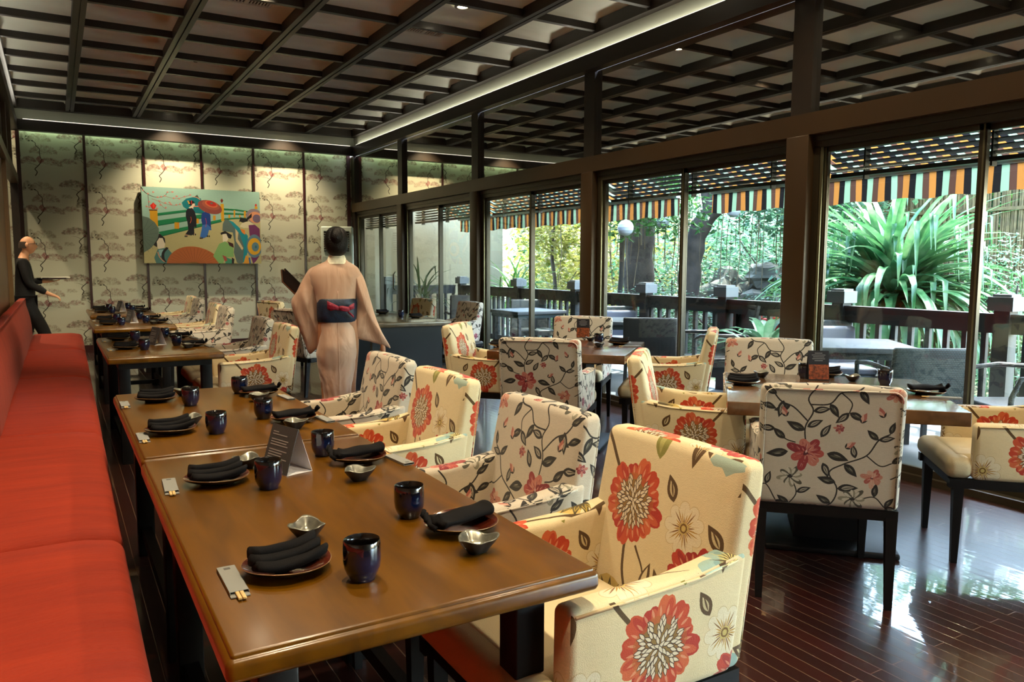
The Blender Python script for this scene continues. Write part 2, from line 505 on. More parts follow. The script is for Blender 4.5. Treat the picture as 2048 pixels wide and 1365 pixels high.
# ---------------------------------------------------------------- the mural painted on the canvas on the far wall
def mural_canvas():
    c = Canvas(1024, 680, (150, 190, 178), wrap=False)
    def T(x, y):
        v = (y - 100 - (x - 95) * 0.05 * (1 - (y - 100) / 1200)) / (1262 - 100 - (x - 95) * 0.045)
        xl = 92 + 48 * v; xr = 1870 + 42 * v
        return ((x - xl) / (xr - xl), 1 - v)
    def P(pts, col, a=1.0):
        c.poly([T(*p) for p in pts], col, a)
    def S(pts, w, col, a=1.0, taper=False):
        c.stroke([T(*p) for p in pts], w / 1800.0, col, a, taper)
    def B(x, y, rx, ry, col, a=1.0, rot=0.0, j=0.0, n=28):
        pts = []
        for i in range(n):
            t = 2 * pi * i / n
            px, py = rx * cos(t) * (1 + RS.uniform(-j, j)), ry * sin(t)
            pts.append((x + px * cos(rot) - py * sin(rot), y + px * sin(rot) + py * cos(rot)))
        P(pts, col, a)
    P([(100, 860), (390, 850), (780, 720), (1300, 580), (1560, 560), (1900, 560), (1920, 1290), (130, 1280)], (186, 180, 130))
    gr, gr2, ye = (24, 128, 82), (18, 98, 66), (206, 156, 28)
    for pts in ([(320, 500), (760, 440), (1000, 460), (1000, 500), (760, 475), (320, 540)], [(325, 610), (800, 535), (1010, 500), (1010, 560), (800, 600), (330, 690)],
                [(340, 780), (800, 680), (1280, 570), (1280, 610), (800, 730), (390, 845)], [(1300, 415), (1500, 425), (1700, 450), (1700, 470), (1500, 448), (1300, 440)],
                [(1300, 475), (1480, 480), (1680, 490), (1680, 512), (1480, 503), (1300, 505)], [(1300, 560), (1500, 545), (1660, 545), (1660, 560), (1500, 565), (1300, 585)]):
        P(pts, gr)
        P([(x, y + 3) for x, y in pts[len(pts) // 2:]] + [(x, y - 12) for x, y in pts[len(pts) // 2:]][::-1], gr2, .8)
    for x, y0, y1, w in ((605, 630, 725, 34), (905, 570, 640, 24), (1165, 520, 590, 20), (1395, 505, 555, 14), (1475, 440, 545, 12), (1640, 450, 545, 16), (1560, 505, 545, 10)):
        P([(x - w, y0), (x + w, y0), (x + w, y1), (x - w, y1)], ye)
        P([(x + w * .4, y0), (x + w, y0), (x + w, y1), (x + w * .4, y1)], (226, 130, 30), .7)
    P([(212, 455), (325, 455), (335, 720), (225, 640)], ye); P([(205, 445), (322, 445), (322, 465), (205, 465)], (110, 70, 30))
    P([(265, 340), (312, 385), (285, 440), (250, 440), (218, 385)], (206, 36, 30)); P([(265, 345), (290, 390), (270, 435), (255, 390)], (236, 80, 50), .8)
    P([(1258, 350), (1308, 350), (1318, 600), (1272, 600)], ye); P([(1278, 275), (1302, 300), (1285, 335), (1270, 335), (1255, 300)], (120, 40, 30))
    P([(1795, 385), (1840, 385), (1842, 420), (1797, 420)], ye); P([(1815, 345), (1835, 365), (1815, 388), (1797, 365)], (190, 50, 40))
    S([(88, 105), (150, 190), (230, 240), (330, 265), (430, 240), (470, 190), (560, 180)], 15, (60, 36, 32), 1, True)
    S([(190, 230), (200, 330), (205, 400)], 7, (90, 60, 56)); S([(430, 240), (520, 270), (640, 275), (720, 250), (820, 225)], 8, (150, 80, 74))
    S([(240, 285), (340, 320), (450, 360), (560, 380), (650, 365)], 8, (150, 90, 80)); S([(350, 330), (400, 400), (450, 440)], 6, (150, 90, 80))
    for x, y in ((265, 185), (330, 262), (380, 255), (470, 185), (540, 182), (600, 245), (560, 275), (640, 280), (720, 250), (800, 225), (430, 240), (350, 318), (370, 375), (440, 345), (500, 340), (520, 365), (600, 372), (205, 330), (172, 400), (210, 410), (320, 430), (445, 415), (650, 362), (120, 160), (190, 210)):
        B(x, y, 16, 13, (196, 112, 104), .85, 0, .3, 8); B(x + 6, y - 5, 7, 6, (224, 170, 150), .9, 0, .2, 6)
    # two walkers under parasols
    P([(905, 222), (945, 290), (850, 262)], (66, 74, 62))
    P([(675, 340), (740, 280), (850, 255), (960, 275), (1010, 480), (930, 490), (860, 480), (760, 440), (700, 400)], (14, 118, 128))
    S([(835, 250), (900, 262), (950, 292)], 14, (222, 150, 120))
    B(820, 345, 46, 36, (26, 22, 28)); P([(755, 310), (775, 306), (800, 352), (780, 362)], (226, 160, 60)); P([(812, 305), (826, 305), (830, 362), (818, 362)], (190, 40, 40))
    P([(840, 350), (872, 352), (868, 392), (850, 402), (845, 440), (800, 425), (775, 412), (820, 382)], (226, 206, 184))
    P([(850, 385), (945, 382), (945, 398), (860, 400)], (214, 130, 110))
    P([(760, 430), (830, 415), (870, 470), (895, 560), (895, 700), (860, 690), (865, 790), (820, 820), (730, 805), (775, 740), (760, 620), (735, 540), (738, 470)], (24, 26, 36))
    S([(810, 545), (818, 590), (800, 640)], 8, (196, 90, 60)); S([(722, 805), (790, 828)], 12, (190, 130, 120)); S([(860, 790), (890, 800)], 10, (190, 110, 110))
    for x in (730, 752, 850, 880): B(x, 833 - (30 if x > 800 else 0), 10, 14, (24, 20, 24))
    P([(985, 480), (1060, 460), (1105, 510), (1110, 620), (1120, 735), (1085, 730), (1060, 830), (1000, 855), (950, 835), (975, 760), (985, 660), (968, 600), (968, 520)], (28, 62, 140))
    P([(985, 660), (1060, 650), (1115, 700), (1118, 738), (1085, 732), (1058, 828), (1000, 850), (950, 832)], (58, 116, 196), .9)
    S([(1030, 560), (1045, 620), (1035, 690)], 8, (196, 60, 90))
    for x in (955, 978, 1062, 1088): B(x, 855 - (32 if x > 1000 else 0), 10, 14, (24, 20, 24))
    B(1098, 400, 190, 92, (138, 70, 62), 1, .28); B(1112, 372, 138, 62, (158, 84, 66), 1, .28); B(1118, 356, 100, 44, (206, 104, 62), 1, .28); B(1120, 350, 78, 34, (180, 42, 34), 1, .28); B(1122, 344, 22, 14, (110, 96, 92))
    # big fans and the figures at the edges
    pts = [(110, 545), (200, 570), (290, 640), (345, 730), (345, 850), (300, 950), (220, 1040), (130, 1100)]
    P(pts, (96, 118, 108))
    for k in range(10):
        t = pi * (k + .5) / 10
        S([(90, 840), (90 + 245 * sin(t), 840 - 275 * cos(t))], 5, (66, 84, 78), .7)
    P([(350, 800), (430, 870), (440, 950), (400, 900), (330, 900), (320, 1010), (270, 980), (330, 880)], (26, 22, 26))
    P([(350, 870), (400, 870), (435, 960), (425, 1030), (380, 1080), (330, 1020), (315, 930)], (232, 224, 204))
    P([(330, 1040), (460, 1010), (550, 1110), (470, 1250), (310, 1255), (280, 1170)], (74, 124, 122)); P([(340, 1050), (410, 1040), (390, 1130), (360, 1140)], (140, 190, 196))
    S([(470, 1010), (410, 1090), (410, 1180), (440, 1230)], 40, (26, 24, 28)); S([(330, 1080), (360, 1160), (430, 1230)], 16, (210, 150, 120))
    pts = [(460, 1262)] + [(865 - 405 * cos(t), 1262 - 280 * sin(t) * (1 + .05 * sin(2 * t))) for t in np.linspace(.1, pi - .1, 24)] + [(1285, 1275)]
    P(pts, (176, 98, 50))
    for k in range(1, 20):
        t = pi * k / 20
        S([(865 - 100 * cos(t), 1262 - 50 * sin(t)), (865 - 380 * cos(t), 1262 - 262 * sin(t))], 5, (128, 66, 32), .8)
    B(865, 1260, 105, 50, (124, 92, 40), .9)
    P([(1330, 570), (1390, 580), (1500, 680), (1600, 820), (1640, 1000), (1630, 1150), (1600, 1215), (1520, 1190), (1470, 1050), (1480, 900), (1450, 760), (1290, 740), (1295, 640)], (92, 112, 110))
    P([(1490, 700), (1540, 760), (1530, 850), (1620, 980), (1600, 1010), (1500, 880)], (206, 190, 150))
    B(1790, 520, 130, 100, (138, 124, 136), 1, .2); B(1810, 540, 110, 80, (220, 150, 110), 1, .2); B(1830, 555, 66, 58, (112, 96, 120), 1, .2)
    P([(1660, 560), (1750, 480), (1750, 540), (1690, 570), (1680, 640), (1560, 600), (1545, 620), (1570, 540)], (26, 26, 28))
    P([(1600, 620), (1670, 600), (1720, 600), (1800, 650), (1710, 690), (1620, 690), (1560, 670)], (214, 208, 176))
    P([(1700, 650), (1800, 640), (1880, 700), (1890, 860), (1720, 800)], (112, 50, 100))
    P([(1380, 580), (1460, 610), (1690, 800), (1700, 1000), (1640, 1190), (1615, 1180), (1630, 960), (1560, 780), (1450, 660)], (22, 140, 158))
    P([(1560, 700), (1640, 720), (1650, 790), (1600, 760)], (224, 130, 50))
    P([(1260, 770), (1330, 740), (1440, 800), (1420, 850), (1380, 840), (1330, 780), (1270, 800)], (30, 26, 30)); P([(1290, 790), (1350, 780), (1385, 850), (1360, 890), (1300, 900)], (230, 222, 200))
    P([(1240, 930), (1330, 890), (1460, 960), (1470, 1110), (1330, 1120), (1290, 1270), (1150, 1110)], (128, 178, 110)); P([(1370, 890), (1460, 920), (1470, 980), (1400, 950)], (60, 26, 30))
    P([(1300, 1090), (1380, 1130), (1450, 1150), (1430, 1270), (1340, 1270), (1340, 1180)], (60, 140, 112)); P([(1440, 1120), (1480, 1140), (1465, 1270), (1440, 1270)], (34, 26, 30)); P([(1290, 1090), (1350, 1110), (1370, 1170), (1330, 1180)], (160, 80, 66))
    P([(1660, 1080), (1720, 1110), (1720, 1270), (1520, 1270), (1500, 1200), (1620, 1210)], (224, 158, 50)); P([(1740, 1100), (1880, 1080), (1830, 1150), (1780, 1200)], (110, 46, 100))
    S([(1715, 1110), (1735, 1220)], 26, (50, 100, 160))
    B(1795, 945, 128, 165, (94, 128, 150)); B(1795, 950, 108, 120, (222, 170, 40)); B(1812, 955, 58, 66, (96, 134, 150)); B(1820, 955, 16, 20, (30, 110, 140))
    c.grain(.012)
    return c

# ---------------------------------------------------------------- mesh building
class MB:
    def __init__(s):
        s.v, s.f, s.m, s.sm = [], [], [], []
    def add(s, vs, fs, mi=0, smooth=False, M=None):
        o = len(s.v)
        if M is not None:
            vs = [tuple(M @ Vector(p)) for p in vs]
        s.v.extend(vs)
        for f in fs:
            s.f.append(tuple(i + o for i in f)); s.m.append(mi); s.sm.append(smooth)
        return s
    def box(s, x0, x1, y0, y1, z0, z1, mi=0, M=None):
        vs = [(x0, y0, z0), (x1, y0, z0), (x1, y1, z0), (x0, y1, z0), (x0, y0, z1), (x1, y0, z1), (x1, y1, z1), (x0, y1, z1)]
        fs = [(0, 3, 2, 1), (4, 5, 6, 7), (0, 1, 5, 4), (1, 2, 6, 5), (2, 3, 7, 6), (3, 0, 4, 7)]
        return s.add(vs, fs, mi, False, M)
    def rbox(s, x0, x1, y0, y1, z0, z1, r=0.02, seg=3, sub=0, mi=0, fn=None, M=None):
        """a box with rounded edges; sub = extra subdivisions of the flats; fn deforms each vertex"""
        h = [(x1 - x0) / 2, (y1 - y0) / 2, (z1 - z0) / 2]
        c = [(x1 + x0) / 2, (y1 + y0) / 2, (z1 + z0) / 2]
        r = min(r, min(h) * 0.999)
        def coords(hh):
            i = hh - r
            e = [i + r * math.tan(pi / 4 * k / seg) for k in range(1, seg + 1)]
            L = sub + 1
            mid = [-i + 2 * i * k / L for k in range(L + 1)]
            return [-x for x in reversed(e)] + mid + e
        vs, idx, fs = [], {}, []
        def vert(p):
            inner = [max(-(h[k] - r), min(h[k] - r, p[k])) for k in range(3)]
            d = [p[k] - inner[k] for k in range(3)]
            l = sqrt(sum(x * x for x in d)) or 1
            q = tuple(round(inner[k] + d[k] / l * r + c[k], 6) for k in range(3))
            key = tuple(round(x, 5) for x in q)
            if key not in idx:
                idx[key] = len(vs)
                vs.append(tuple(fn(*q)) if fn else q)
            return idx[key]
        for ax in range(3):
            a, b = (ax + 1) % 3, (ax + 2) % 3
            ca, cb = coords(h[a]), coords(h[b])
            for sg in (-1, 1):
                g = []
                for u in ca:
                    row = []
                    for w in cb:
                        p = [0, 0, 0]
                        p[ax] = sg * h[ax]; p[a] = u; p[b] = w
                        row.append(vert(p))
                    g.append(row)
                for i in range(len(ca) - 1):
                    for j in range(len(cb) - 1):
                        q = (g[i][j], g[i + 1][j], g[i + 1][j + 1], g[i][j + 1])
                        if sg < 0:
                            q = q[::-1]
                        q2 = []
                        for k in q:
                            if k not in q2:
                                q2.append(k)
                        if len(q2) >= 3:
                            fs.append(tuple(q2))
        return s.add(vs, fs, mi, True, M)
    def lathe(s, prof, n=24, mi=0, M=None, fn=None, smooth=True, cap=False):
        vs, fs = [], []
        for (r, z) in prof:
            for k in range(n):
                t = 2 * pi * k / n
                p = (r * cos(t), r * sin(t), z)
                vs.append(fn(*p) if fn else p)
        for i in range(len(prof) - 1):
            for k in range(n):
                a, b = i * n + k, i * n + (k + 1) % n
                fs.append((a, b, b + n, a + n))
        if cap and prof[0][0] > 1e-6:
            fs.append(tuple(range(n))[::-1])
        if cap and prof[-1][0] > 1e-6:
            fs.append(tuple(range((len(prof) - 1) * n, len(prof) * n)))
        return s.add(vs, fs, mi, smooth, M)
    def tube(s, pts, r, n=8, mi=0, M=None, cap=True, smooth=True):
        P = [Vector(p) for p in pts]
        R = r if isinstance(r, (list, tuple)) else [r] * len(P)
        vs, fs = [], []
        prev = None
        for i, p in enumerate(P):
            d = (P[min(i + 1, len(P) - 1)] - P[max(i - 1, 0)])
            d = d.normalized() if d.length > 0 else Vector((0, 0, 1))
            if prev is None:
                up = Vector((0, 0, 1)) if abs(d.z) < 0.9 else Vector((1, 0, 0))
                a = d.cross(up).normalized()
            else:
                a = (prev - d * prev.dot(d)).normalized()
            prev = a
            b = d.cross(a)
            for k in range(n):
                t = 2 * pi * k / n
                vs.append(tuple(p + (a * cos(t) + b * sin(t)) * R[i]))
        for i in range(len(P) - 1):
            for k in range(n):
                q, w = i * n + k, i * n + (k + 1) % n
                fs.append((q, w, w + n, q + n))
        if cap:
            fs.append(tuple(range(n))[::-1]); fs.append(tuple(range((len(P) - 1) * n, len(P) * n)))
        return s.add(vs, fs, mi, smooth, M)
    def bar(s, a, b, w, h, mi=0, M=None):
        """a straight bar of section w x h from a to b"""
        a, b = Vector(a), Vector(b)
        d = (b - a).normalized()
        up = Vector((0, 0, 1)) if abs(d.z) < 0.95 else Vector((0, 1, 0))
        x = d.cross(up).normalized(); z = x.cross(d)
        vs = []
        for p in (a, b):
            for (i, j) in ((-1, -1), (1, -1), (1, 1), (-1, 1)):
                vs.append(tuple(p + x * i * w / 2 + z * j * h / 2))
        fs = [(0, 1, 2, 3)[::-1], (4, 5, 6, 7), (0, 1, 5, 4), (1, 2, 6, 5), (2, 3, 7, 6), (3, 0, 4, 7)]
        fs = [f[::-1] for f in fs]
        return s.add(vs, fs, mi, False, M)
    def loft(s, rings, mi=0, M=None, cap=True, smooth=True, closed=True):
        n = len(rings[0]); vs = [tuple(p) for r in rings for p in r]; fs = []
        for i in range(len(rings) - 1):
            for k in range(n if closed else n - 1):
                a, b = i * n + k, i * n + (k + 1) % n
                fs.append((a, b, b + n, a + n))
        if cap and closed:
            fs.append(tuple(range(n))[::-1]); fs.append(tuple(range((len(rings) - 1) * n, len(rings) * n)))
        return s.add(vs, fs, mi, smooth, M)
    def build(s, name, mats, parent=None, uv=None, uvo=(0, 0, 0), loc=None, rz=None):
        me = bpy.data.meshes.new(name)
        me.from_pydata([tuple(p) for p in s.v], [], s.f)
        if not isinstance(mats, (list, tuple)):
            mats = [mats]
        for m in mats:
            me.materials.append(m)
        me.polygons.foreach_set('material_index', s.m)
        me.polygons.foreach_set('use_smooth', s.sm)
        me.update()
        if uv:
            uu, vv = uv if isinstance(uv, tuple) else (uv, uv)
            ul = me.uv_layers.new(name='UVMap')
            for p in me.polygons:
                nx, ny, nz = abs(p.normal.x), abs(p.normal.y), abs(p.normal.z)
                for li in p.loop_indices:
                    co = me.vertices[me.loops[li].vertex_index].co
                    if ny >= nx and ny >= nz * .8:
                        u, v = co.x + uvo[0], co.z + uvo[2]
                    elif nx >= nz * .8:
                        u, v = co.y + uvo[1], co.z + uvo[2]
                    else:
                        u, v = co.x + uvo[0], co.y + uvo[1]
                    ul.data[li].uv = (u / uu, v / vv)
        o = bpy.data.objects.new(name, me)
        COL.objects.link(o)
        if parent is not None:
            o.parent = parent
        if loc is not None:
            o.location = loc
        if rz is not None:
            o.rotation_euler = (0, 0, rz)
        return o

def tag(o, label, cat, group=None, kind=None):
    o['label'] = label
    o['category'] = cat
    if group:
        o['group'] = group
    if kind:
        o['kind'] = kind
    return o

def struct(o, label=None):
    o['kind'] = 'structure'
    if label:
        o['label'] = label
    return o

def thing(name, label, cat, loc=(0, 0, 0), rz=0.0, group=None):
    o = bpy.data.objects.new(name, None)
    o.empty_display_size = 0.1
    COL.objects.link(o)
    o.location = loc
    o.rotation_euler = (0, 0, rz)
    return tag(o, label, cat, group)

def copy_tree(o, parent=None):
    kids = [k for k in bpy.data.objects if k.parent == o]
    c = o.copy()
    COL.objects.link(c)
    c.parent = parent
    for k in kids:
        copy_tree(k, c)
    return c

KIDS = {}
def place(proto, label, loc, rz=0.0, group=None):
    """first use moves the model itself, later uses copy it with its parts"""
    if not proto.get('placed'):
        proto['placed'] = 1
        o = proto
        KIDS[proto.name] = 1
    else:
        o = copy_tree(proto)
    o.location = loc
    o.rotation_euler = (0, 0, rz)
    o['label'] = label
    if group:
        o['group'] = group
    elif 'group' in o:
        del o['group']
    return o

# ---------------------------------------------------------------- the materials
M_fabY = image_mat('cream_fabric_with_orange_flowers', fabric_yellow().image('orange_flower_print'), 0.8, bump=0.25, sheen=0.15)
M_fabW = image_mat('pale_fabric_with_dark_vines', fabric_white().image('vine_print'), 0.8, bump=0.3, sheen=0.15)
M_wallpaper = image_mat('wallpaper_with_pine_trees', wallpaper_canvas().image('pine_tree_print'), 0.75)
M_mural = image_mat('painted_canvas', mural_canvas().image('bridge_scene'), 0.55, bump=0.1)
M_cream = mat('cream_seat_fabric', rgb(226, 208, 166), 0.75, bump=0.15, bscale=300)
M_chairwood = wood_mat('black_stained_wood', rgb(12, 9, 8), rgb(20, 15, 13), 0.5, 0.0, spec=.2, axis=(8, 8, 1))
M_table = wood_mat('honey_brown_table_wood', rgb(88, 54, 0), rgb(128, 82, 2), 0.3, 0.35, (9, 1.2, 9), 1.6, coatr=.16, spec=.35)
M_table2 = wood_mat('brown_square_table_wood', rgb(92, 60, 30), rgb(124, 84, 46), 0.26, 0.8, (9, 1.2, 9), 1.6, bmp=.012)
M_darkbrown = wood_mat('dark_brown_lacquered_wood', rgb(34, 26, 18), rgb(46, 34, 24), 0.45, 0.08, (3, 1, 3), 2)
M_header = mat('bronze_brown_metal', rgb(76, 56, 32), 0.38, 0.15, var=0.08, vscale=2)
M_frame = mat('bronze_window_frame', rgb(70, 62, 46), 0.35, 0.35)
M_track = mat('greenish_aluminium', rgb(122, 118, 88), 0.32, 0.5)
M_batten = mat('red_brown_batten', rgb(58, 22, 20), 0.35, coat=0.3)
M_leftwood = wood_mat('orange_brown_panel', rgb(88, 52, 18), rgb(110, 68, 26), 0.42, 0.2, (6, 6, 1), 2)
M_fascia = mat('grey_white_fascia', rgb(176, 180, 160, .9), 0.7)
M_white = mat('white_painted_plaster', rgb(226, 230, 214, 1.0), 0.7)
M_ceil = mat('off_white_ceiling_panel', rgb(242, 246, 232, 1.0), 0.75)
M_beige = mat('beige_render', orgb(196, 188, 152), 0.85, bump=0.2, bscale=30, var=0.08, vscale=1.5)
M_black = mat('black_metal', rgb(20, 20, 22), 0.35, 0.3)
M_lamp = mat('lit_lamp_lens', rgb(255, 244, 220), 0.4, emit=(1.0, 0.86, 0.62, 1), estr=14)
M_lampring = mat('lamp_ring', rgb(190, 186, 172), 0.4, 0.5)
M_cove = mat('cove_light_diffuser', rgb(235, 255, 230), 0.5, emit=(0.75, 1.0, 0.62, 1), estr=9.0)
M_addstrip = mat('added_warm_strip', rgb(255, 240, 215), .5, emit=(1.0, .93, .78, 1), estr=5.0)  # glow of the added side strips that lift ceiling and fascia
M_addstrip_dim = mat('added_dim_strip', rgb(255, 240, 215), .5, emit=(1.0, .93, .78, 1), estr=.6)  # weaker glow of the added far strip

def red_fabric():
    m, nt, b = new_mat('red_orange_fabric')
    N = nt.nodes.new
    L = nt.links.new
    tc = N('ShaderNodeTexCoord')
    n = N('ShaderNodeTexNoise'); n.inputs['Scale'].default_value = 3; n.inputs['Detail'].default_value = 6
    mp = N('ShaderNodeMapping'); mp.inputs['Scale'].default_value = (1, 6, 1)
    L(tc.outputs['Object'], mp.inputs['Vector'])
    L(mp.outputs['Vector'], n.inputs['Vector'])
    r = N('ShaderNodeValToRGB')
    r.color_ramp.elements[0].position = .3; r.color_ramp.elements[1].position = .75
    r.color_ramp.elements[0].color = rgb(160, 44, 18); r.color_ramp.elements[1].color = rgb(184, 57, 24)
    L(n.outputs['Fac'], r.inputs['Fac']); L(r.outputs['Color'], b.inputs['Base Color'])
    b.inputs['Roughness'].default_value = .75
    b.inputs['Sheen Weight'].default_value = .05; b.inputs['Specular IOR Level'].default_value = .2
    n2 = N('ShaderNodeTexNoise'); n2.inputs['Scale'].default_value = 14; n2.inputs['Detail'].default_value = 5; n2.inputs['Distortion'].default_value = 1.5
    L(mp.outputs['Vector'], n2.inputs['Vector'])
    bp = N('ShaderNodeBump'); bp.inputs['Strength'].default_value = .35; bp.inputs['Distance'].default_value = .008
    L(n2.outputs['Fac'], bp.inputs['Height']); L(bp.outputs['Normal'], b.inputs['Normal'])
    return m
M_red = red_fabric()

def floor_mat():
    m, nt, b = new_mat('dark_red_plank_floor')
    N = nt.nodes.new
    L = nt.links.new
    tc = N('ShaderNodeTexCoord')
    mp = N('ShaderNodeMapping'); mp.inputs['Rotation'].default_value = (0, 0, pi / 2)
    L(tc.outputs['Object'], mp.inputs['Vector'])
    br = N('ShaderNodeTexBrick')
    br.inputs['Scale'].default_value = 1.0
    br.inputs['Brick Width'].default_value = 1.5
    br.inputs['Row Height'].default_value = 0.062
    br.inputs['Mortar Size'].default_value = 0.0022
    br.inputs['Mortar Smooth'].default_value = 0.4
    br.inputs['Color1'].default_value = rgb(58, 20, 12)
    br.inputs['Color2'].default_value = rgb(46, 17, 12)
    br.inputs['Mortar'].default_value = rgb(120, 84, 62)  # pale joints: glint off the plank bevels put into the colour
    L(mp.outputs['Vector'], br.inputs['Vector'])
    n = N('ShaderNodeTexNoise'); n.inputs['Scale'].default_value = 3; n.inputs['Detail'].default_value = 6
    L(tc.outputs['Object'], n.inputs['Vector'])
    mx = N('ShaderNodeMixRGB'); mx.blend_type = 'MULTIPLY'; mx.inputs['Fac'].default_value = .5
    L(br.outputs['Color'], mx.inputs['Color1']); L(n.outputs['Color'], mx.inputs['Color2'])
    L(mx.outputs['Color'], b.inputs['Base Color'])
    b.inputs['Roughness'].default_value = .3
    b.inputs['Coat Weight'].default_value = .9
    b.inputs['Coat Roughness'].default_value = .035
    b.inputs['Coat IOR'].default_value = 1.6
    # worn scratches and plank joints
    n3 = N('ShaderNodeTexNoise'); n3.inputs['Scale'].default_value = 5; n3.inputs['Detail'].default_value = 3
    mp3 = N('ShaderNodeMapping'); mp3.inputs['Scale'].default_value = (4, .7, 1)
    L(tc.outputs['Object'], mp3.inputs['Vector']); L(mp3.outputs['Vector'], n3.inputs['Vector'])
    ma = N('ShaderNodeMath'); ma.operation = 'MULTIPLY_ADD'; ma.inputs[1].default_value = -1.0
    L(br.outputs['Fac'], ma.inputs[0])
    ms = N('ShaderNodeMath'); ms.operation = 'MULTIPLY'; ms.inputs[1].default_value = .35
    L(n3.outputs['Fac'], ms.inputs[0]); L(ms.outputs[0], ma.inputs[2])
    bp = N('ShaderNodeBump'); bp.inputs['Strength'].default_value = .35; bp.inputs['Distance'].default_value = .004
    L(ma.outputs[0], bp.inputs['Height'])
    L(bp.outputs['Normal'], b.inputs['Normal']); L(bp.outputs['Normal'], b.inputs['Coat Normal'])
    return m
M_floor = floor_mat()

def glass_mat(name, tint=(0.93, 0.985, 0.965, 1), refl=1.0, ior=1.5, base=0.0):
    m = bpy.data.materials.new(name)
    m.use_nodes = True
    nt = m.node_tree
    nt.nodes.clear()
    N = nt.nodes.new
    L = nt.links.new
    o = N('ShaderNodeOutputMaterial')
    tr = N('ShaderNodeBsdfTransparent'); tr.inputs['Color'].default_value = tint
    gl = N('ShaderNodeBsdfGlossy'); gl.inputs['Roughness'].default_value = 0.0
    gl.inputs['Color'].default_value = (refl, refl, refl, 1)
    # Schlick reflectance, the same from both faces of the pane
    ge = N('ShaderNodeNewGeometry')
    dp = N('ShaderNodeVectorMath'); dp.operation = 'DOT_PRODUCT'
    L(ge.outputs['Normal'], dp.inputs[0]); L(ge.outputs['Incoming'], dp.inputs[1])
    ab = N('ShaderNodeMath'); ab.operation = 'ABSOLUTE'; L(dp.outputs['Value'], ab.inputs[0])
    om = N('ShaderNodeMath'); om.operation = 'SUBTRACT'; om.inputs[0].default_value = 1.0; L(ab.outputs[0], om.inputs[1])
    pw = N('ShaderNodeMath'); pw.operation = 'POWER'; pw.inputs[1].default_value = 5.0; L(om.outputs[0], pw.inputs[0])
    ma = N('ShaderNodeMath'); ma.operation = 'MULTIPLY_ADD'; ma.inputs[1].default_value = 0.9; ma.inputs[2].default_value = 0.035; L(pw.outputs[0], ma.inputs[0])
    mx = N('ShaderNodeMixShader')
    L(ma.outputs[0], mx.inputs['Fac'])
    L(tr.outputs[0], mx.inputs[1]); L(gl.outputs[0], mx.inputs[2])
    L(mx.outputs[0], o.inputs['Surface'])
    return m
M_glass = glass_mat('window_glass')
M_mirror = mat('mirror_glass', (0.82, 0.82, 0.76, 1), 0.015, 1.0)

def leaf_mat(name, cols, trans=0.45, scale=1.2, rough=0.4):
    m = bpy.data.materials.new(name)
    m.use_nodes = True
    nt = m.node_tree
    nt.nodes.clear()
    N = nt.nodes.new
    L = nt.links.new
    o = N('ShaderNodeOutputMaterial')
    tc = N('ShaderNodeTexCoord')
    n = N('ShaderNodeTexNoise'); n.inputs['Scale'].default_value = scale * 4; n.inputs['Detail'].default_value = 3
    L(tc.outputs['Object'], n.inputs['Vector'])
    r = N('ShaderNodeValToRGB')
    r.color_ramp.elements[0].position = .32; r.color_ramp.elements[1].position = .68
    cols = [(c_[0] * .5, c_[1] * .5, c_[2] * .5, 1) for c_ in cols]
    r.color_ramp.elements[0].color = cols[0]; r.color_ramp.elements[1].color = cols[-1]
    if len(cols) > 2:
        e = r.color_ramp.elements.new(.5); e.color = cols[1]
    L(n.outputs['Fac'], r.inputs['Fac'])
    p = N('ShaderNodeBsdfPrincipled'); p.inputs['Roughness'].default_value = rough
    L(r.outputs['Color'], p.inputs['Base Color'])
    t = N('ShaderNodeBsdfTranslucent'); L(r.outputs['Color'], t.inputs['Color'])
    mx = N('ShaderNodeMixShader'); mx.inputs['Fac'].default_value = trans
    L(p.outputs[0], mx.inputs[1]); L(t.outputs[0], mx.inputs[2]); L(mx.outputs[0], o.inputs['Surface'])
    return m
# ---------------------------------------------------------------- the room shell
XG, YF = 4.60, 13.35
COLS = [13.3, 11.12, 8.68, 6.27, 3.75, 1.30, -1.15, -3.6]
struct(MB().box(-2.4, XG + .12, -4.2, YF + .1, -.06, 0).build('floor', M_floor), 'dark red plank floor with a worn gloss')
struct(MB().box(-2.4, XG + .2, YF, YF + .12, 0, 3.9).build('wall_far', M_wallpaper, uv=(.83, .70), uvo=(.37, 0, .22)), 'far wall papered with inky pine trees')
struct(MB().box(-2.4, XG + .2, -4.3, -4.2, 0, 3.9).build('wall_back', M_white))
n = 0
for x, w in ((-.385, .05), (.454, .034), (1.253, .034), (2.092, .034), (2.905, .034), (3.74, .034), (4.53, .06)):
    n += 1
    struct(MB().box(x - w / 2, x + w / 2, YF - .025, YF, .1, 3.4).build('trim_%d' % n, M_batten))
struct(MB().box(-.36, XG, YF - .03, YF, 0, .12).build('baseboard_far', M_batten))
# dropped soffit beam with the hidden light strip, pale fascia above it: far, right and left
struct(MB().box(-.5, XG, 13.12, 13.25, 3.25, 3.40).build('beam_far', M_darkbrown))
struct(MB().box(-.5, XG, 13.22, YF, 3.40, 3.56).build('fascia_far', M_fascia))
struct(MB().box(-.4, XG - .04, 13.30, 13.335, 3.34, 3.37).build('cove_or_added_strip', M_cove))
struct(MB().box(XG - .07, XG + .03, -4.2, 13.2, 3.25, 3.40).build('beam_right', M_darkbrown))
struct(MB().box(XG, XG + .1, -4.2, 13.25, 3.40, 3.56).build('fascia_right', M_fascia))
struct(MB().box(-.48, -.37, -4.2, 13.2, 3.25, 3.40).build('beam_left', M_darkbrown))
struct(MB().box(-.50, -.42, -4.2, 13.25, 3.40, 3.56).build('fascia_left', M_fascia))
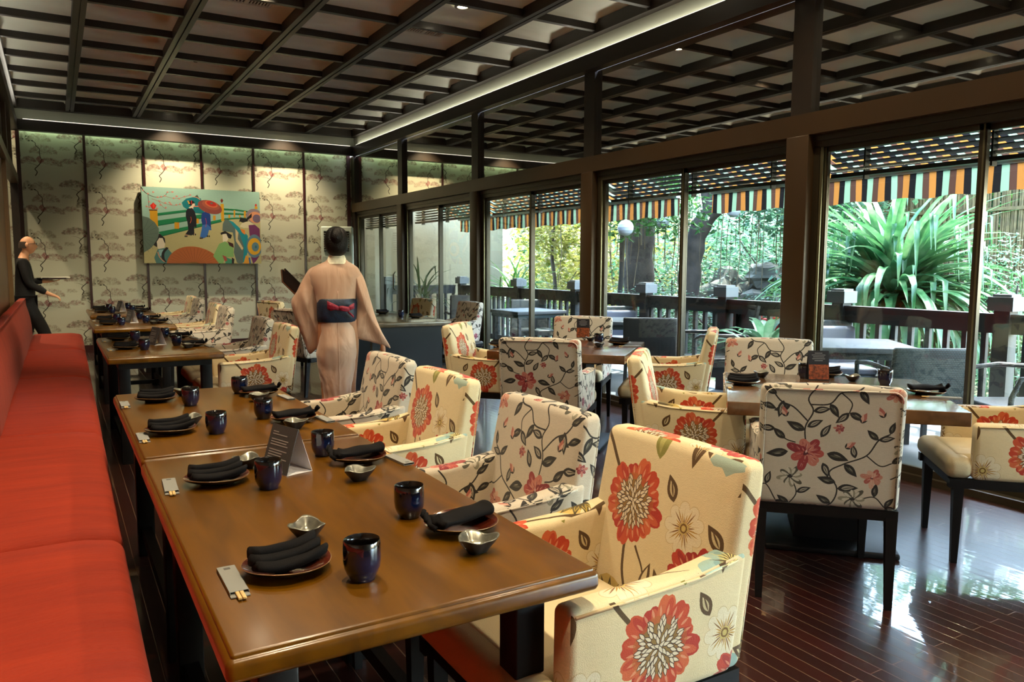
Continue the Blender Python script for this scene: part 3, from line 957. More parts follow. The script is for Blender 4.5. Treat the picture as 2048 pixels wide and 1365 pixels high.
# unseen glowing strips added on top of the soffit beams to brighten the ceiling
struct(MB().box(XG - .045, XG - .02, -4.0, 13.0, 3.402, 3.412).build('cove_or_added_strip', M_addstrip))
struct(MB().box(-.405, -.385, -4.0, 13.0, 3.402, 3.412).build('cove_or_added_strip', M_addstrip))
struct(MB().box(-.3, XG - .1, 13.123, 13.145, 3.402, 3.410).build('cove_or_added_strip', M_addstrip_dim))

# ceiling: puffed pale panels between beams
XB = [.286 + .868 * k for k in range(5)]
XL = [-.42] + XB + [4.60]
YB = [13.2 - .787 * k for k in range(23)]
def ceiling_cells():
    m = MB()
    for i in range(len(XL) - 1):
        for j in range(len(YB) - 1):
            x0, x1, y1, y0 = XL[i], XL[i + 1], YB[j], YB[j + 1]
            rings = []
            for ins, z in ((0, 3.64), (.055, 3.66), (.085, 3.70), (.12, 3.725), (.18, 3.735)):
                rings.append([(x0 + ins, y0 + ins, z), (x1 - ins, y0 + ins, z), (x1 - ins, y1 - ins, z), (x0 + ins, y1 - ins, z)])
            vs = [p for r in rings for p in r]
            fs = []
            for a in range(4):
                for k in range(4):
                    fs.append((a * 4 + k, a * 4 + 4 + k, a * 4 + 4 + (k + 1) % 4, a * 4 + (k + 1) % 4))
            fs.append((16, 19, 18, 17))
            m.add(vs, fs, 0, True)
    m.box(-2.4, XG + .2, -4.3, YF + .1, 3.90, 3.95)
    return m
struct(ceiling_cells().build('ceiling', M_ceil), 'coffered ceiling of pale puffed panels')
for k, x in enumerate(XB):
    m = MB().box(x - .052, x - .007, -4.2, 13.2, 3.56, 3.66).box(x + .007, x + .052, -4.2, 13.2, 3.56, 3.66).box(x - .02, x + .02, -4.2, 13.2, 3.58, 3.66)
    struct(m.build('ceiling_beam', M_darkbrown))
for y in YB[1:]:
    struct(MB().box(-.42, XG, y - .026, y + .026, 3.585, 3.66).build('cross_beam', M_darkbrown))
struct(MB().box(-.44, XG + .02, 13.1, 13.25, 3.56, 3.68).box(XG - .08, XG + .05, -4.2, 13.2, 3.56, 3.68).box(-.46, -.36, -4.2, 13.2, 3.56, 3.68).build('ceiling_edge_beam', M_darkbrown))

# right side: header, mirrored transom, posts, columns, sliding windows
struct(MB().box(XG - .03, XG + .12, -4.2, 13.3, 2.28, 2.43).build('beam_header', M_header))
for k in range(len(COLS) - 1):
    y1, y0 = COLS[k], COLS[k + 1]
    struct(MB().box(XG + .035, XG + .05, y0 + .0, y1, 2.43, 3.25).build('transom_mirror', M_mirror))
for k, y in enumerate(COLS[1:]):
    struct(MB().box(XG - .01, XG + .06, y - .085, y + .085, 2.43, 3.25).build('transom_post', M_darkbrown))
    struct(MB().rbox(XG - .035, XG + .16, y - .095, y + .095, 0, 2.28, r=.006, seg=1).build('column', M_header))
struct(MB().box(XG - .01, XG + .14, 13.2, 13.35, 0, 3.25).build('corner_post', M_darkbrown))

def window_bay(n, y0, y1, door=False):
    """y0 < y1; frame with two sliding sashes"""
    r = bpy.data.objects.new(('door_%d' if door else 'window_%d') % n, None)
    COL.objects.link(r)
    struct(r)
    xg = XG + .075
    f = MB()
    f.box(xg - .045, xg + .06, y0, y1, 2.19, 2.28)
    f.box(xg - .055, xg - .035, y0, y1, 2.235, 2.28)
    f.box(xg - .05, xg + .07, y0, y1, 0, .045)
    f.box(xg - .045, xg + .06, y0, y0 + .05, 0, 2.2).box(xg - .045, xg + .06, y1 - .05, y1, 0, 2.2)
    f.build('window_frame', M_frame, r)
    ym = (y0 + y1) / 2
    for (a, b, dx, nm) in ((ym - .03, y1 - .05, 0.0, 'sash'), (y0 + .05, ym + .03, .035, 'sash')):
        s_ = MB()
        w = .045
        X = xg + dx
        s_.box(X - .014, X + .014, b - w, b, .045, 2.19).box(X - .014, X + .014, a, a + w, .045, 2.19)
        s_.box(X - .014, X + .014, a, b, .045, .09).box(X - .014, X + .014, a, b, 2.155, 2.19)
        s_.box(X - .02, X - .013, b - w + .012, b - w + .022, .045, 2.19, 1).box(X - .02, X - .013, b - .012, b - .003, .045, 2.19, 1)
        s_.box(X - .02, X - .013, a + .01, a + .02, .045, 2.19, 1)
        so = s_.build(nm, [M_frame, M_track], r)
        MB().box(X - .003, X + .003, a + w, b - w, .09, 2.155).build('pane', M_glass, so)
    f2 = MB()
    for q in range(3):
        f2.box(xg - .044 + q * .026, xg - .034 + q * .026, y1 - .075 + q * .008, y1 - .055 + q * .008, .045, 2.19)
    f2.build('track', M_track, r)
    if door:
        h = MB().tube([(xg - .06, y0 + .18, .95), (xg - .1, y0 + .18, .99), (xg - .1, y0 + .18, 1.21), (xg - .06, y0 + .18, 1.25)], .012)
        h.build('handle', mat('polished_steel', rgb(200, 200, 196), .15, 1.0), r)
    return r
window_bay(1, COLS[1] + .095, 13.2, True)
for k in range(1, len(COLS) - 1):
    window_bay(k, COLS[k + 1] + .095, COLS[k] - .095)

# left side: brown panelling, header and opening at the far end
struct(MB().box(-.62, -.455, -4.2, 10.30, 0, 2.50).build('wall_left', M_leftwood), 'brown wooden panelling behind the red bench')
struct(MB().box(-.46, -.415, 10.20, 10.34, 0, 2.50).build('trim_%d' % (n + 1), mat('pale_edge_wood', rgb(112, 82, 44), .4)))
struct(MB().box(-.50, -.40, -4.2, 13.3, 2.50, 2.62).build('beam_left_header', M_header))
for k, y in enumerate((12.25, 11.0, 9.8)):
    struct(MB().box(-.48, -.42, y - .04, y + .04, 2.62, 3.25).build('transom_post', M_header))
struct(MB().box(-.47, -.46, -4.2, 13.3, 2.62, 3.25).build('transom_mirror', M_mirror))
struct(MB().box(-2.4, -2.3, -4.2, YF, 0, 3.9).build('wall_side', M_leftwood))
struct(MB().box(-.50, -.41, 13.18, 13.35, 0, 2.5).build('trim_%d' % (n + 2), M_darkbrown))

# downlights, each with its own lamp
M_warm = (1.0, 0.80, 0.52)
def downlight(x, y, z, watts, label, ang=110, group='downlights in the ceiling panels', blend=.9, seen=True, aim=None, col=M_warm, rad=.05):
    t = thing('downlight', label, 'ceiling light', (x, y, z), 0, group)
    MB().lathe([(.072, -.012), (.075, -.006), (.075, .002), (.05, .002), (.05, -.012), (.072, -.012)], 20).build('ring', M_lampring, t)
    MB().lathe([(.0, -.004), (.05, -.004), (.05, .0)], 20).build('lens', M_lamp, t)
    ld = bpy.data.lights.new('downlight_lamp', 'SPOT')
    ld.energy = watts; ld.spot_size = radians(ang); ld.spot_blend = blend; ld.color = col
    ld.shadow_soft_size = rad
    lo = bpy.data.objects.new('lamp', ld)
    COL.objects.link(lo)
    lo.parent = t
    lo.location = (0, 0, -.03)
    if aim:
        lo.rotation_euler = (Vector(aim) - Vector((x, y, z))).to_track_quat('-Z', 'Y').to_euler()
    return t
for x, y, w, lb, g in ((3.32, 6.51, 90, 'small lit downlight in a panel above the middle of the room', None),):
    downlight(x, y, 3.722, w, lb, group=g)
LW = 90
for x in (.72, 2.455, 3.95):
    for y in (-1.8, .2, 1.8, 3.4, 5.0):
        downlight(x, y, 3.722, LW * (1.15 if x < 1 else .55), 'round downlight in a ceiling panel above the front of the room')
for x in (1.65, 3.35):
    downlight(x, 12.75, 3.722, 150, 'round downlight washing the papered wall %s' % ('above the left of the painting' if x < 2 else 'right of the painting'), ang=95, group=None, blend=.9, aim=(x, 13.2, .6), rad=.02)
downlight(.72, 6.51, 3.722, 190, 'unseen downlight added to light the far long tables', group=None, ang=70, aim=(.7, 9.6, .7))  # out-of-view spot added to brighten the far tables
downlight(1.59, 6.51, 3.722, 170, 'unseen downlight added to light the far row of armchairs', group=None, ang=62, aim=(1.5, 9.9, .8))  # second unseen spot, added to throw light on the far chairs
downlight(-1.25, 11.6, 3.895, 130, 'unseen downlight added in the side passage to light the man in black', group=None, ang=120)  # hidden lamp put in to brighten the man
downlight(-.9, 12.95, 3.895, 60, 'unseen downlight added in the side passage to light the papered wall', group=None, ang=120)  # hidden lamp put in to lift the far left of the wall

def vent(x, y, label):
    t = thing('ceiling_vent', label, 'vent', (x, y, 3.715))
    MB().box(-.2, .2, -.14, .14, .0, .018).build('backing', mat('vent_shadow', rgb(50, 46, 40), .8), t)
    f = MB().box(-.22, .22, -.16, -.135, -.012, .01).box(-.22, .22, .135, .16, -.012, .01).box(-.22, -.195, -.16, .16, -.012, .01).box(.195, .22, -.16, .16, -.012, .01).box(-.015, .015, -.14, .14, -.01, .0)
    f.build('frame', M_white, t)
    s_ = MB()
    for k in range(14):
        xx = -.18 + k * .0277
        s_.box(xx - .005, xx + .006, -.135, .135, -.008, .0)
    s_.build('slats', M_white, t)
vent(1.59, 7.28, 'slatted air vent in the ceiling panel nearest the top edge')
vent(3.32, 7.28, 'slatted air vent in the panel behind the small lit downlight')
def sprinkler(x, y, label):
    m = MB().lathe([(.0, .0), (.03, .0), (.03, -.006), (.012, -.012), (.010, -.045), (.022, -.05), (.022, -.055), (.0, -.055)], 12)
    tag(m.build('sprinkler', mat('sprinkler_brass', rgb(90, 80, 60), .4, .6), loc=(x, y, 3.732)), label, 'sprinkler')
sprinkler(1.5, 9.7, 'small brass sprinkler in a far ceiling panel')
sprinkler(2.75, 5.8, 'small sprinkler head near the lit downlight')

# ---------------------------------------------------------------- painting and air conditioner
pt = thing('painting', 'unframed painting of people with parasols on a green railed bridge', 'painting', (2.08, 13.24, 1.96))
pt.rotation_euler = (0, radians(.0), 0)
cw, ch = 1.775, 1.18
m = MB().box(-cw / 2, cw / 2, 0, .07, -ch / 2, ch / 2)
m.build('stretcher', mat('canvas_edge', rgb(120, 140, 120), .7), pt)
me = bpy.data.meshes.new('canvas')
me.from_pydata([(-cw / 2, -.002, -ch / 2), (cw / 2, -.002, -ch / 2), (cw / 2, -.002, ch / 2), (-cw / 2, -.002, ch / 2)], [], [(0, 1, 2, 3)])
ul = me.uv_layers.new(name='UVMap')
for i, uv_ in enumerate(((0, 0), (1, 0), (1, 1), (0, 1))):
    ul.data[i].uv = uv_
me.materials.append(M_mural)
o = bpy.data.objects.new('canvas', me); COL.objects.link(o); o.parent = pt

ac = thing('air_conditioner', 'tall white floor standing air conditioner in the far corner', 'air conditioner', (4.18, 12.93, 0), radians(-24))
M_ac = mat('white_plastic', rgb(214, 224, 212), .4)
M_acd = mat('dark_grille_recess', rgb(46, 40, 34), .6)
MB().rbox(-.26, .26, -.15, .17, 0, 2.0, r=.02, seg=2).build('body', M_ac, ac)
MB().box(-.21, .21, -.158, -.145, 1.58, 1.93).build('grille_recess', M_acd, ac)
g = MB()
for k in range(9):
    z = 1.60 + k * .04
    g.box(-.21, .21, -.168, -.150, z, z + .008)
g.build('louvre_slats', M_ac, ac)
MB().box(-.24, .24, -.156, -.149, .08, 1.5).build('front_panel', M_ac, ac)
MB().box(-.06, .06, -.160, -.155, 1.36, 1.42).build('control_panel', mat('dark_display', rgb(30, 40, 44), .2), ac)

# ---------------------------------------------------------------- outside: deck, end wall, awnings, blinds, railing
M_deck = mat('grey_deck_paving', orgb(168, 176, 186), .5, var=.15, vscale=3, bump=.1, bscale=8)
struct(MB().box(XG + .12, 6.75, -5, 16, -.12, -.02).build('deck_floor', M_deck), 'grey paved terrace outside the windows')
struct(MB().box(XG + .2, 7.66, 13.3, 13.5, -.1, 3.3).build('wall_outside', M_beige), 'plain beige rendered wall closing the terrace')
struct(MB().box(XG + .12, 5.02, -5, 13.3, 2.82, 3.3).build('eaves', M_beige))

def awning_mat():
    m = bpy.data.materials.new('striped_awning_canvas')
    m.use_nodes = True
    nt = m.node_tree
    nt.nodes.clear()
    N = nt.nodes.new
    L = nt.links.new
    o = N('ShaderNodeOutputMaterial')
    tc = N('ShaderNodeTexCoord')
    sx = N('ShaderNodeSeparateXYZ'); L(tc.outputs['Object'], sx.inputs[0])
    mm = N('ShaderNodeMath'); mm.operation = 'MULTIPLY'; mm.inputs[1].default_value = 1 / .236; L(sx.outputs['Y'], mm.inputs[0])
    ff = N('ShaderNodeMath'); ff.operation = 'FRACT'; L(mm.outputs[0], ff.inputs[0])
    r = N('ShaderNodeValToRGB'); r.color_ramp.interpolation = 'CONSTANT'
    e = r.color_ramp.elements
    e[0].position = 0; e[0].color = orgb(142, 178, 152)
    e[1].position = .25; e[1].color = orgb(30, 30, 32)
    x = e.new(.5); x.color = orgb(176, 118, 60)
    x = e.new(.76); x.color = orgb(84, 60, 52)
    L(ff.outputs[0], r.inputs['Fac'])
    d = N('ShaderNodeBsdfDiffuse'); L(r.outputs['Color'], d.inputs['Color'])
    t = N('ShaderNodeBsdfTranslucent'); L(r.outputs['Color'], t.inputs['Color'])
    mx = N('ShaderNodeMixShader'); mx.inputs['Fac'].default_value = .5
    L(d.outputs[0], mx.inputs[1]); L(t.outputs[0], mx.inputs[2]); L(mx.outputs[0], o.inputs['Surface'])
    return m
M_awn = awning_mat()
M_bar = mat('white_awning_bar', orgb(214, 222, 222), .4)
def awning(ya, yb, label):
    t = thing('awning', label, 'awning', (0, 0, 0))
    N_ = 24
    x0, z0, x1, z1 = 5.0, 2.86, 6.5, 2.19
    top, bot = [], []
    m = MB()
    vs, fs = [], []
    for i in range(N_ + 1):
        y = ya + (yb - ya) * i / N_
        for j in range(5):
            f = j / 4
            vs.append((x0 + (x1 - x0) * f, y, z0 + (z1 - z0) * f - .03 * sin(pi * f)))
    for i in range(N_):
        for j in range(4):
            a = i * 5 + j
            fs.append((a, a + 1, a + 6, a + 5))
    m.add(vs, fs, 0, True)
    m.build('canopy', M_awn, t)
    vs, fs = [], []
    K = int((yb - ya) / .06)
    for i in range(K + 1):
        y = ya + (yb - ya) * i / K
        w = .012 * sin(i * 1.1)
        vs += [(x1 + .02, y, z1 + .0), (x1 + .02 + w, y, z1 - .23 + .01 * sin(i * .8))]
    for i in range(K):
        a = 2 * i
        fs.append((a, a + 1, a + 3, a + 2))
    MB().add(vs, fs, 0, True).build('valance', M_awn, t)
    MB().box(x1 - .03, x1 + .03, ya, yb, z1 - .015, z1 + .045).build('front_bar', M_bar, t)
    for y in (ya + .55, yb - .7):
        MB().bar((5.0, y - .4, 2.70), (5.75, y + .5, 2.42), .05, .04).bar((5.75, y + .5, 2.42), (6.48, y, 2.20), .05, .04).build('folding_arm', M_bar, t)
    return t
awning(7.05, 12.9, 'striped terrace awning farther down the terrace beside the end wall')
awning(-3.0, 6.5, 'striped terrace awning hanging in front of the strap leaved plant')

M_slat = mat('dark_wood_blind_slat', rgb(30, 24, 20), .45)
BN = ['beside the glass door', 'between the second and third columns', 'over the round lantern', 'between the two nearest columns', 'over the strap leaved plant', 'at the near end']
for k in range(0, 6):
    y1, y0 = COLS[k] - .13, COLS[k + 1] + .13
    t = thing('window_blind', 'raised dark slatted blind outside the window ' + BN[k], 'blind', (4.80, 0, 0), 0)
    s_ = MB()
    q = 0
    z = 2.035
    while z < 2.46:
        s_.bar((0, y0, z), (0, y1, z), .044, .005, M=None)
        z += .037
    so = s_.build('slats', M_slat, t)
    # open slats tilted a little towards the garden
    for v in so.data.vertices:
        v.co.z -= v.co.x * .36
    MB().box(-.025, .025, y0, y1, 1.985, 2.012).build('bottom_rail', M_slat, t)
    MB().box(-.03, .03, y0, y1, 2.46, 2.52).build('head_rail', M_slat, t)
    for f in (.12, .5, .88):
        yy = y0 + (y1 - y0) * f
        MB().box(-.026, .026, yy - .006, yy + .006, 1.96, 2.47).build('ladder_cord', M_slat, t)

M_rail = mat('dark_grey_painted_rail', orgb(52, 58, 62), .55, var=.15, vscale=5)
M_capw = mat('grey_post_cap', orgb(150, 158, 162), .5)
RX = 6.4
def railing(label, p0, p1, posts, pitch=.155, solid=True):
    t = thing('deck_railing', label, 'railing', (0, 0, 0))
    p0, p1 = Vector(p0), Vector(p1)
    L_ = (p1 - p0).length
    d = (p1 - p0).normalized()
    nrm = Vector((-d.y, d.x, 0))
    def seg(mb, a, b, w, z0, z1):
        A = p0 + d * a; B = p0 + d * b
        vs = []
        for z in (z0, z1):
            for P_, s_ in ((A, -1), (B, -1), (B, 1), (A, 1)):
                vs.append(tuple((P_ + nrm * s_ * w / 2).to_2d()) + (z,))
        mb.add(vs, [(0, 3, 2, 1), (4, 5, 6, 7), (0, 1, 5, 4), (1, 2, 6, 5), (2, 3, 7, 6), (3, 0, 4, 7)])
        return mb
    seg(seg(MB(), 0, L_, .05, .84, .97), 0, L_, .09, .97, .995).build('top_rail', M_rail, t)
    seg(MB(), 0, L_, .05, .10, .19).build('bottom_rail', M_rail, t)
    k = pitch / 2
    proto = None
    while k < L_:
        if min(abs(k - q) for q in posts) > .1:
            P_ = p0 + d * k
            if proto is None:
                proto = MB().box(-.02, .02, -.02, .02, .18, .85).build('baluster', M_rail, t, loc=(P_.x, P_.y, 0))
            else:
                c = proto.copy(); COL.objects.link(c); c.parent = t; c.location = (P_.x, P_.y, 0)
        k += pitch
    pp = None
    for q in posts:
        P_ = p0 + d * q
        if pp is None:
            pp = MB().box(-.06, .06, -.06, .06, -.02, 1.02).build('post', M_rail, t, loc=(P_.x, P_.y, 0))
            cp = MB().box(-.095, .095, -.095, .095, 1.02, 1.13).box(-.07, .07, -.07, .07, 1.13, 1.15).build('cap', M_capw, pp)
        else:
            copy_tree(pp, t).location = (P_.x, P_.y, 0)
    return t
railing('long dark railing along the garden side of the terrace', (RX, -2, 0), (RX, 12.7, 0), [.6, 2.1, 3.6, 5.2, 6.67, 8.14, 9.48, 11.0, 12.6, 14.6])
railing('short dark railing across the far end of the terrace', (4.95, 12.7, 0), (6.3, 12.7, 0), [.05])
m = MB().tube([(4.96, 6.52, -.02), (4.96, 6.52, 2.95)], .05, 16)
struct(m.build('column_round', mat('grey_green_pipe', rgb(128, 140, 128), .4)))
# ---------------------------------------------------------------- armchairs
def make_chair(name, M_f, label, uvb, uvs):
    t = thing(name, label, 'chair')
    def rec(x, y, z):
        k = max(0, z - .40)
        fr = (y + .30) / .10                     # 1 on the front face, 0 on the rear
        puff = .016 * (1 - (x / .28) ** 2) * sin(min(1, k / .5) * pi) * fr
        return (x * (1 - .03 * k), y - k * .145 - fr * k * .055 + puff, z + (.008 * (1 - (x / .28) ** 2) if z > .8 else 0))
    m = MB().rbox(-.270, .270, -.30, -.20, .398, .900, r=.026, seg=3, sub=7, fn=rec)
    # welt round the rear panel
    ring = [(-.253, .415)]
    for k in range(7):
        t_ = pi - pi / 2 * k / 6
        ring.append((-.253 + .035 + .035 * cos(t_), .883 - .035 + .035 * sin(t_)))
    ring = ring[:1] + [(-.253, .6)] + ring[1:]
    ring = ring + [(-x, z) for x, z in reversed(ring)]
    m.tube([(lambda q: (q[0], q[1] - .002, q[2]))(rec(x, -.30, z)) for x, z in ring], .0045, 5)
    m.build('backrest', M_f, t, uv=.66, uvo=uvb)
    for sx in (-1, 1):
        def arm(x, y, z, sx=sx):
            k = max(0, (z - .45) / .2)
            return (x + sx * .012 * k * max(0, y + .1), y - (.05 * max(0, (z - .36) / .3) if y < 0 else 0), z + (max(0, -y - .05) * .16 * k) - .02 * max(0, y - .05) * k)
        x0, x1 = (.202, .274) if sx > 0 else (-.274, -.202)
        m = MB().rbox(x0, x1, -.26, .215, .398, .662, r=.022, seg=2, sub=3, fn=arm)
        zt = [arm((x1 if sx > 0 else x0), y, .649) for y in (-.22, -.1, .05, .20)]
        m.tube([(p[0] , p[1], p[2]) for p in zt], .004, 5)
        m.build('armrest', M_f, t, uv=.66, uvo=uvs)
    def cush(x, y, z):
        return (x, y, z + (.016 * (1 - (x / .3) ** 2) * max(0, 1 - ((y - .08) / .3) ** 2) if z > .46 else 0))
    m = MB().rbox(-.205, .205, -.2, .28, .40, .495, r=.03, seg=3, sub=3, fn=cush).rbox(-.272, .272, .205, .325, .398, .492, r=.04, seg=3, sub=3, fn=cush)
    m.build('seat', M_cream, t)
    MB().box(-.27, .27, -.292, -.25, .358, .40).box(-.27, .27, .26, .295, .358, .40).box(-.27, -.235, -.29, .31, .358, .40).box(.235, .27, -.29, .31, .358, .40).build('seat_frame', M_chairwood, t)
    for sx in (-1, 1):
        for sy in (-1, 1):
            x, y = sx * .247, (.268 if sy > 0 else -.272)
            dx, dy = .022, .022
            b = .6
            sl = -.03 if sy < 0 else 0
            vs = [(x - dx * b, y - dy * b + sl, 0), (x + dx * b, y - dy * b + sl, 0), (x + dx * b, y + dy * b + sl, 0), (x - dx * b, y + dy * b + sl, 0),
                  (x - dx, y - dy, .37), (x + dx, y - dy, .37), (x + dx, y + dy, .37), (x - dx, y + dy, .37)]
            MB().add(vs, [(0, 3, 2, 1), (4, 5, 6, 7), (0, 1, 5, 4), (1, 2, 6, 5), (2, 3, 7, 6), (3, 0, 4, 7)]).build('leg', M_chairwood, t)
    return t
chY = make_chair('dining_armchair', M_fabY, 'x', (.148, 0, -.337), (0, .27, -.137))
chW = make_chair('dining_armchair', M_fabW, 'x', (.34, 0, -.39), (0, .30, -.15))

def row_x(y):
    return .0125 * max(0, y - 2)
LEFT = 'armchairs along the row of long tables'
LC = [(chY, 1.51, 'cream armchair with big orange flowers, at the nearest long table, closest to the camera'),
      (chW, 2.165, 'vine patterned armchair at the nearest long table, between two orange flowered ones'),
      (chY, 3.0, 'orange flowered armchair at the second long table, between two vine patterned ones'),
      (chW, 3.69, 'vine patterned armchair at the far end of the second long table'),
      (chY, 6.02, 'orange flowered armchair at the third long table, left of the woman'),
      (chW, 6.88, 'vine patterned armchair at the third long table, half hidden behind an orange flowered one'),
      (chW, 8.82, 'vine patterned armchair at the near side of the fourth long table'),
      (chY, 9.62, 'orange flowered armchair peeking out behind a vine patterned one at the fourth long table'),
      (chW, 11.10, 'vine patterned armchair at the farthest long table'),
      (chY, 11.85, 'orange flowered armchair at the far end of the farthest long table')]
for proto, y, lb in LC:
    place(proto, lb, (1.085 + row_x(y) * 2.0, y, 0), pi / 2)
# armchairs round the turned square tables: (model, table centre, direction the chair faces, distance, label)
def around(proto, cx, cy, ang, dist, lb, side=0.0, turn=0.0):
    """ang: world angle of the chair's facing direction"""
    dx, dy = cos(ang), sin(ang)
    x = cx - dx * dist - dy * side
    y = cy - dy * dist + dx * side
    return place(proto, lb, (x, y, 0), ang - pi / 2 + turn)
RC = (3.32, 2.47)
MC = (3.36, 4.80)
around(chW, RC[0], RC[1], radians(45), .56, 'vine patterned armchair with its back to the camera, at the nearest square table', side=.12)
around(chW, RC[0], RC[1], radians(225), .72, 'vine patterned armchair facing the camera behind the nearest square table', side=-.22)
around(chY, RC[0], RC[1], radians(-45), .62, 'orange flowered armchair on the left of the nearest square table', side=.05)
around(chY, RC[0], RC[1], radians(135), .80, 'cream armchair cut by the right edge of the photo, at the nearest square table', side=.0)
around(chW, MC[0], MC[1], radians(44), .68, 'vine patterned armchair with its back to the camera, at the middle square table')
around(chW, MC[0], MC[1], radians(224), .80, 'vine patterned armchair facing the camera behind the middle square table', side=-.1)
around(chY, MC[0], MC[1], radians(-46), .58, 'orange flowered armchair on the left of the middle square table')
around(chY, MC[0], MC[1], radians(134), .72, 'orange flowered armchair on the right of the middle square table', side=-.05)
place(chY, 'orange flowered armchair far behind the long dark table, against the glass', (3.98, 9.60, 0), radians(98))
place(chW, 'vine patterned armchair by the bronze column behind the dark table', (4.14, 8.56, 0), radians(93))
place(chW, 'vine patterned armchair hidden behind the sleeve of the woman in the kimono', (2.38, 8.1, 0), radians(-75))
place(chY, 'orange flowered armchair standing alone near the wall, to the left of the woman', (2.62, 9.95, 0), radians(-72))

# ---------------------------------------------------------------- tables
def long_table(x0, y0, y1, label, w=.735):
    t = thing('dining_table', label, 'table', ((x0 + w / 2), (y0 + y1) / 2, 0), 0)
    hw, hl = w / 2, (y1 - y0) / 2
    m = MB().rbox(-hw, hw, -hl, hl, .702, .744, r=.014, seg=3).rbox(-hw + .010, hw - .010, -hl + .010, hl - .010, .738, .75, r=.006, seg=2)
    m.build('tabletop', M_table, t)
    MB().box(-hw + .07, hw - .07, -hl + .10, hl - .10, .655, .703).build('apron', M_chairwood, t)
    for sx in (-1, 1):
        for sy in (-1, 1):
            x, y = sx * (hw - .105), sy * (hl - .14)
            MB().rbox(x - .036, x + .036, y - .036, y + .036, 0, .66, r=.004, seg=1).build('leg', M_chairwood, t)
    for sx in (-1, 1):
        MB().box(sx * (hw - .105) - .02, sx * (hw - .105) + .02, -hl + .14, hl - .14, .09, .14).build('stretcher', M_chairwood, t)
    MB().box(-hw + .105, hw - .105, -.02, .02, .095, .135).build('stretcher', M_chairwood, t)
    return t
LT = [(.20, 1.215, 2.625, 'nearest long wooden table in the row beside the red bench'),
      (.205, 2.66, 4.05, 'second long wooden table in the row, touching the nearest one'),
      (.262, 5.65, 7.22, 'third long wooden table in the row, beyond the gap'),
      (.283, 8.25, 9.62, 'fourth long wooden table in the row beside the red bench'),
      (.326, 10.42, 11.85, 'farthest long wooden table in the row, next to the papered wall')]
for a in LT:
    long_table(*a)

def square_table(cx, cy, rz, label):
    t = thing('dining_table', label, 'table', (cx, cy, 0), rz)
    MB().rbox(-.5, .5, -.5, .5, .688, .75, r=.004, seg=2).build('tabletop', M_table2, t)
    MB().box(-.30, .30, -.30, .30, .655, .69).build('apron', M_chairwood, t)
    MB().box(-.16, .16, -.16, .16, .02, .66).build('pedestal', M_chairwood, t)
    MB().rbox(-.30, .30, -.30, .30, 0, .03, r=.01, seg=1).build('base', M_chairwood, t)
    return t
square_table(RC[0], RC[1], radians(-45.5), 'nearest square table, set for a meal, turned towards the windows')
square_table(MC[0], MC[1], radians(-48), 'middle square table turned towards the windows')
t = thing('dining_table', 'long dark table beyond the woman in the kimono, near the glass door', 'table', (3.30, 8.62, 0), radians(-3))
MB().rbox(-.47, .47, -1.02, 1.0, .70, .75, r=.008, seg=2).build('tabletop', wood_mat('grey_brown_table_wood', rgb(88, 76, 54), rgb(112, 98, 70), .22, .5, (9, 1.2, 9), 1.6), t)
MB().box(-.40, .40, -.92, -.85, 0, .70).build('panel_leg', M_black, t)
MB().box(-.40, .40, .85, .92, 0, .70).build('panel_leg', M_black, t)
t = thing('stool', 'low black wooden stool at the corner of the long dark table', 'stool', (4.05, 8.02, 0), radians(20))
MB().rbox(-.21, .21, -.19, .19, .40, .47, r=.03, seg=3).build('seat', M_black, t)
for sx in (-1, 1):
    for sy in (-1, 1):
        MB().bar((sx * .21, sy * .18, 0), (sx * .17, sy * .15, .41), .035, .035).build('leg', M_chairwood, t)
MB().bar((-.19, -.165, .2), (.19, -.165, .2), .02, .03).bar((-.19, .165, .2), (.19, .165, .2), .02, .03).build('stretcher', M_chairwood, t)

# ---------------------------------------------------------------- the red bench
bench = thing('bench', 'long red upholstered bench running along the left wall', 'bench', (-.1, 0, 0))
BX = -.1
def bslope(x, y, z):
    k = .0125 * max(0, y - 2)
    w = .004 * sin(y * 23 + x * 9) * sin(y * 7.3 + 1.3)
    return (x + (k if x > -.12 else k * .3) - BX, y, z + (w if z > .4 else 0))
cuts = [-2.6, -.95, .95, 2.84, 4.72, 7.05, 9.3, 11.45]
for a, b in zip(cuts[:-1], cuts[1:]):
    def f(x, y, z, a=a, b=b):
        mid = (y - a) / (b - a)
        z2 = z + (.014 * sin(pi * min(1, max(0, mid))) if z > .4 else 0) - (.02 * max(0, (x - .02) / .11) if z > .4 else 0)
        return bslope(x, y, z2)
    MB().rbox(-.33, .145, a + .004, b - .004, .10, .47, r=.045, seg=4, sub=10, fn=f).build('seat_cushion', M_red, bench)
    def g(x, y, z, a=a, b=b):
        lean = -(z - .47) * .16
        if x > -.33:
            lean += .02 * sin(pi * min(1, max(0, (z - .47) / .45)))
            x = x + lean
        return (x - BX + .0035 * sin(y * 31), y, z)
for a, b in ((-2.6, 4.72), (4.72, 11.3)):
    MB().rbox(-.438, -.285, a + .003, b - .003, .40, .935, r=.06, seg=4, sub=12, fn=g).build('backrest', M_red, bench)
MB().box(-.40 - BX, .06 - BX, -2.6, 11.4, 0, .11).build('plinth', M_chairwood, bench)

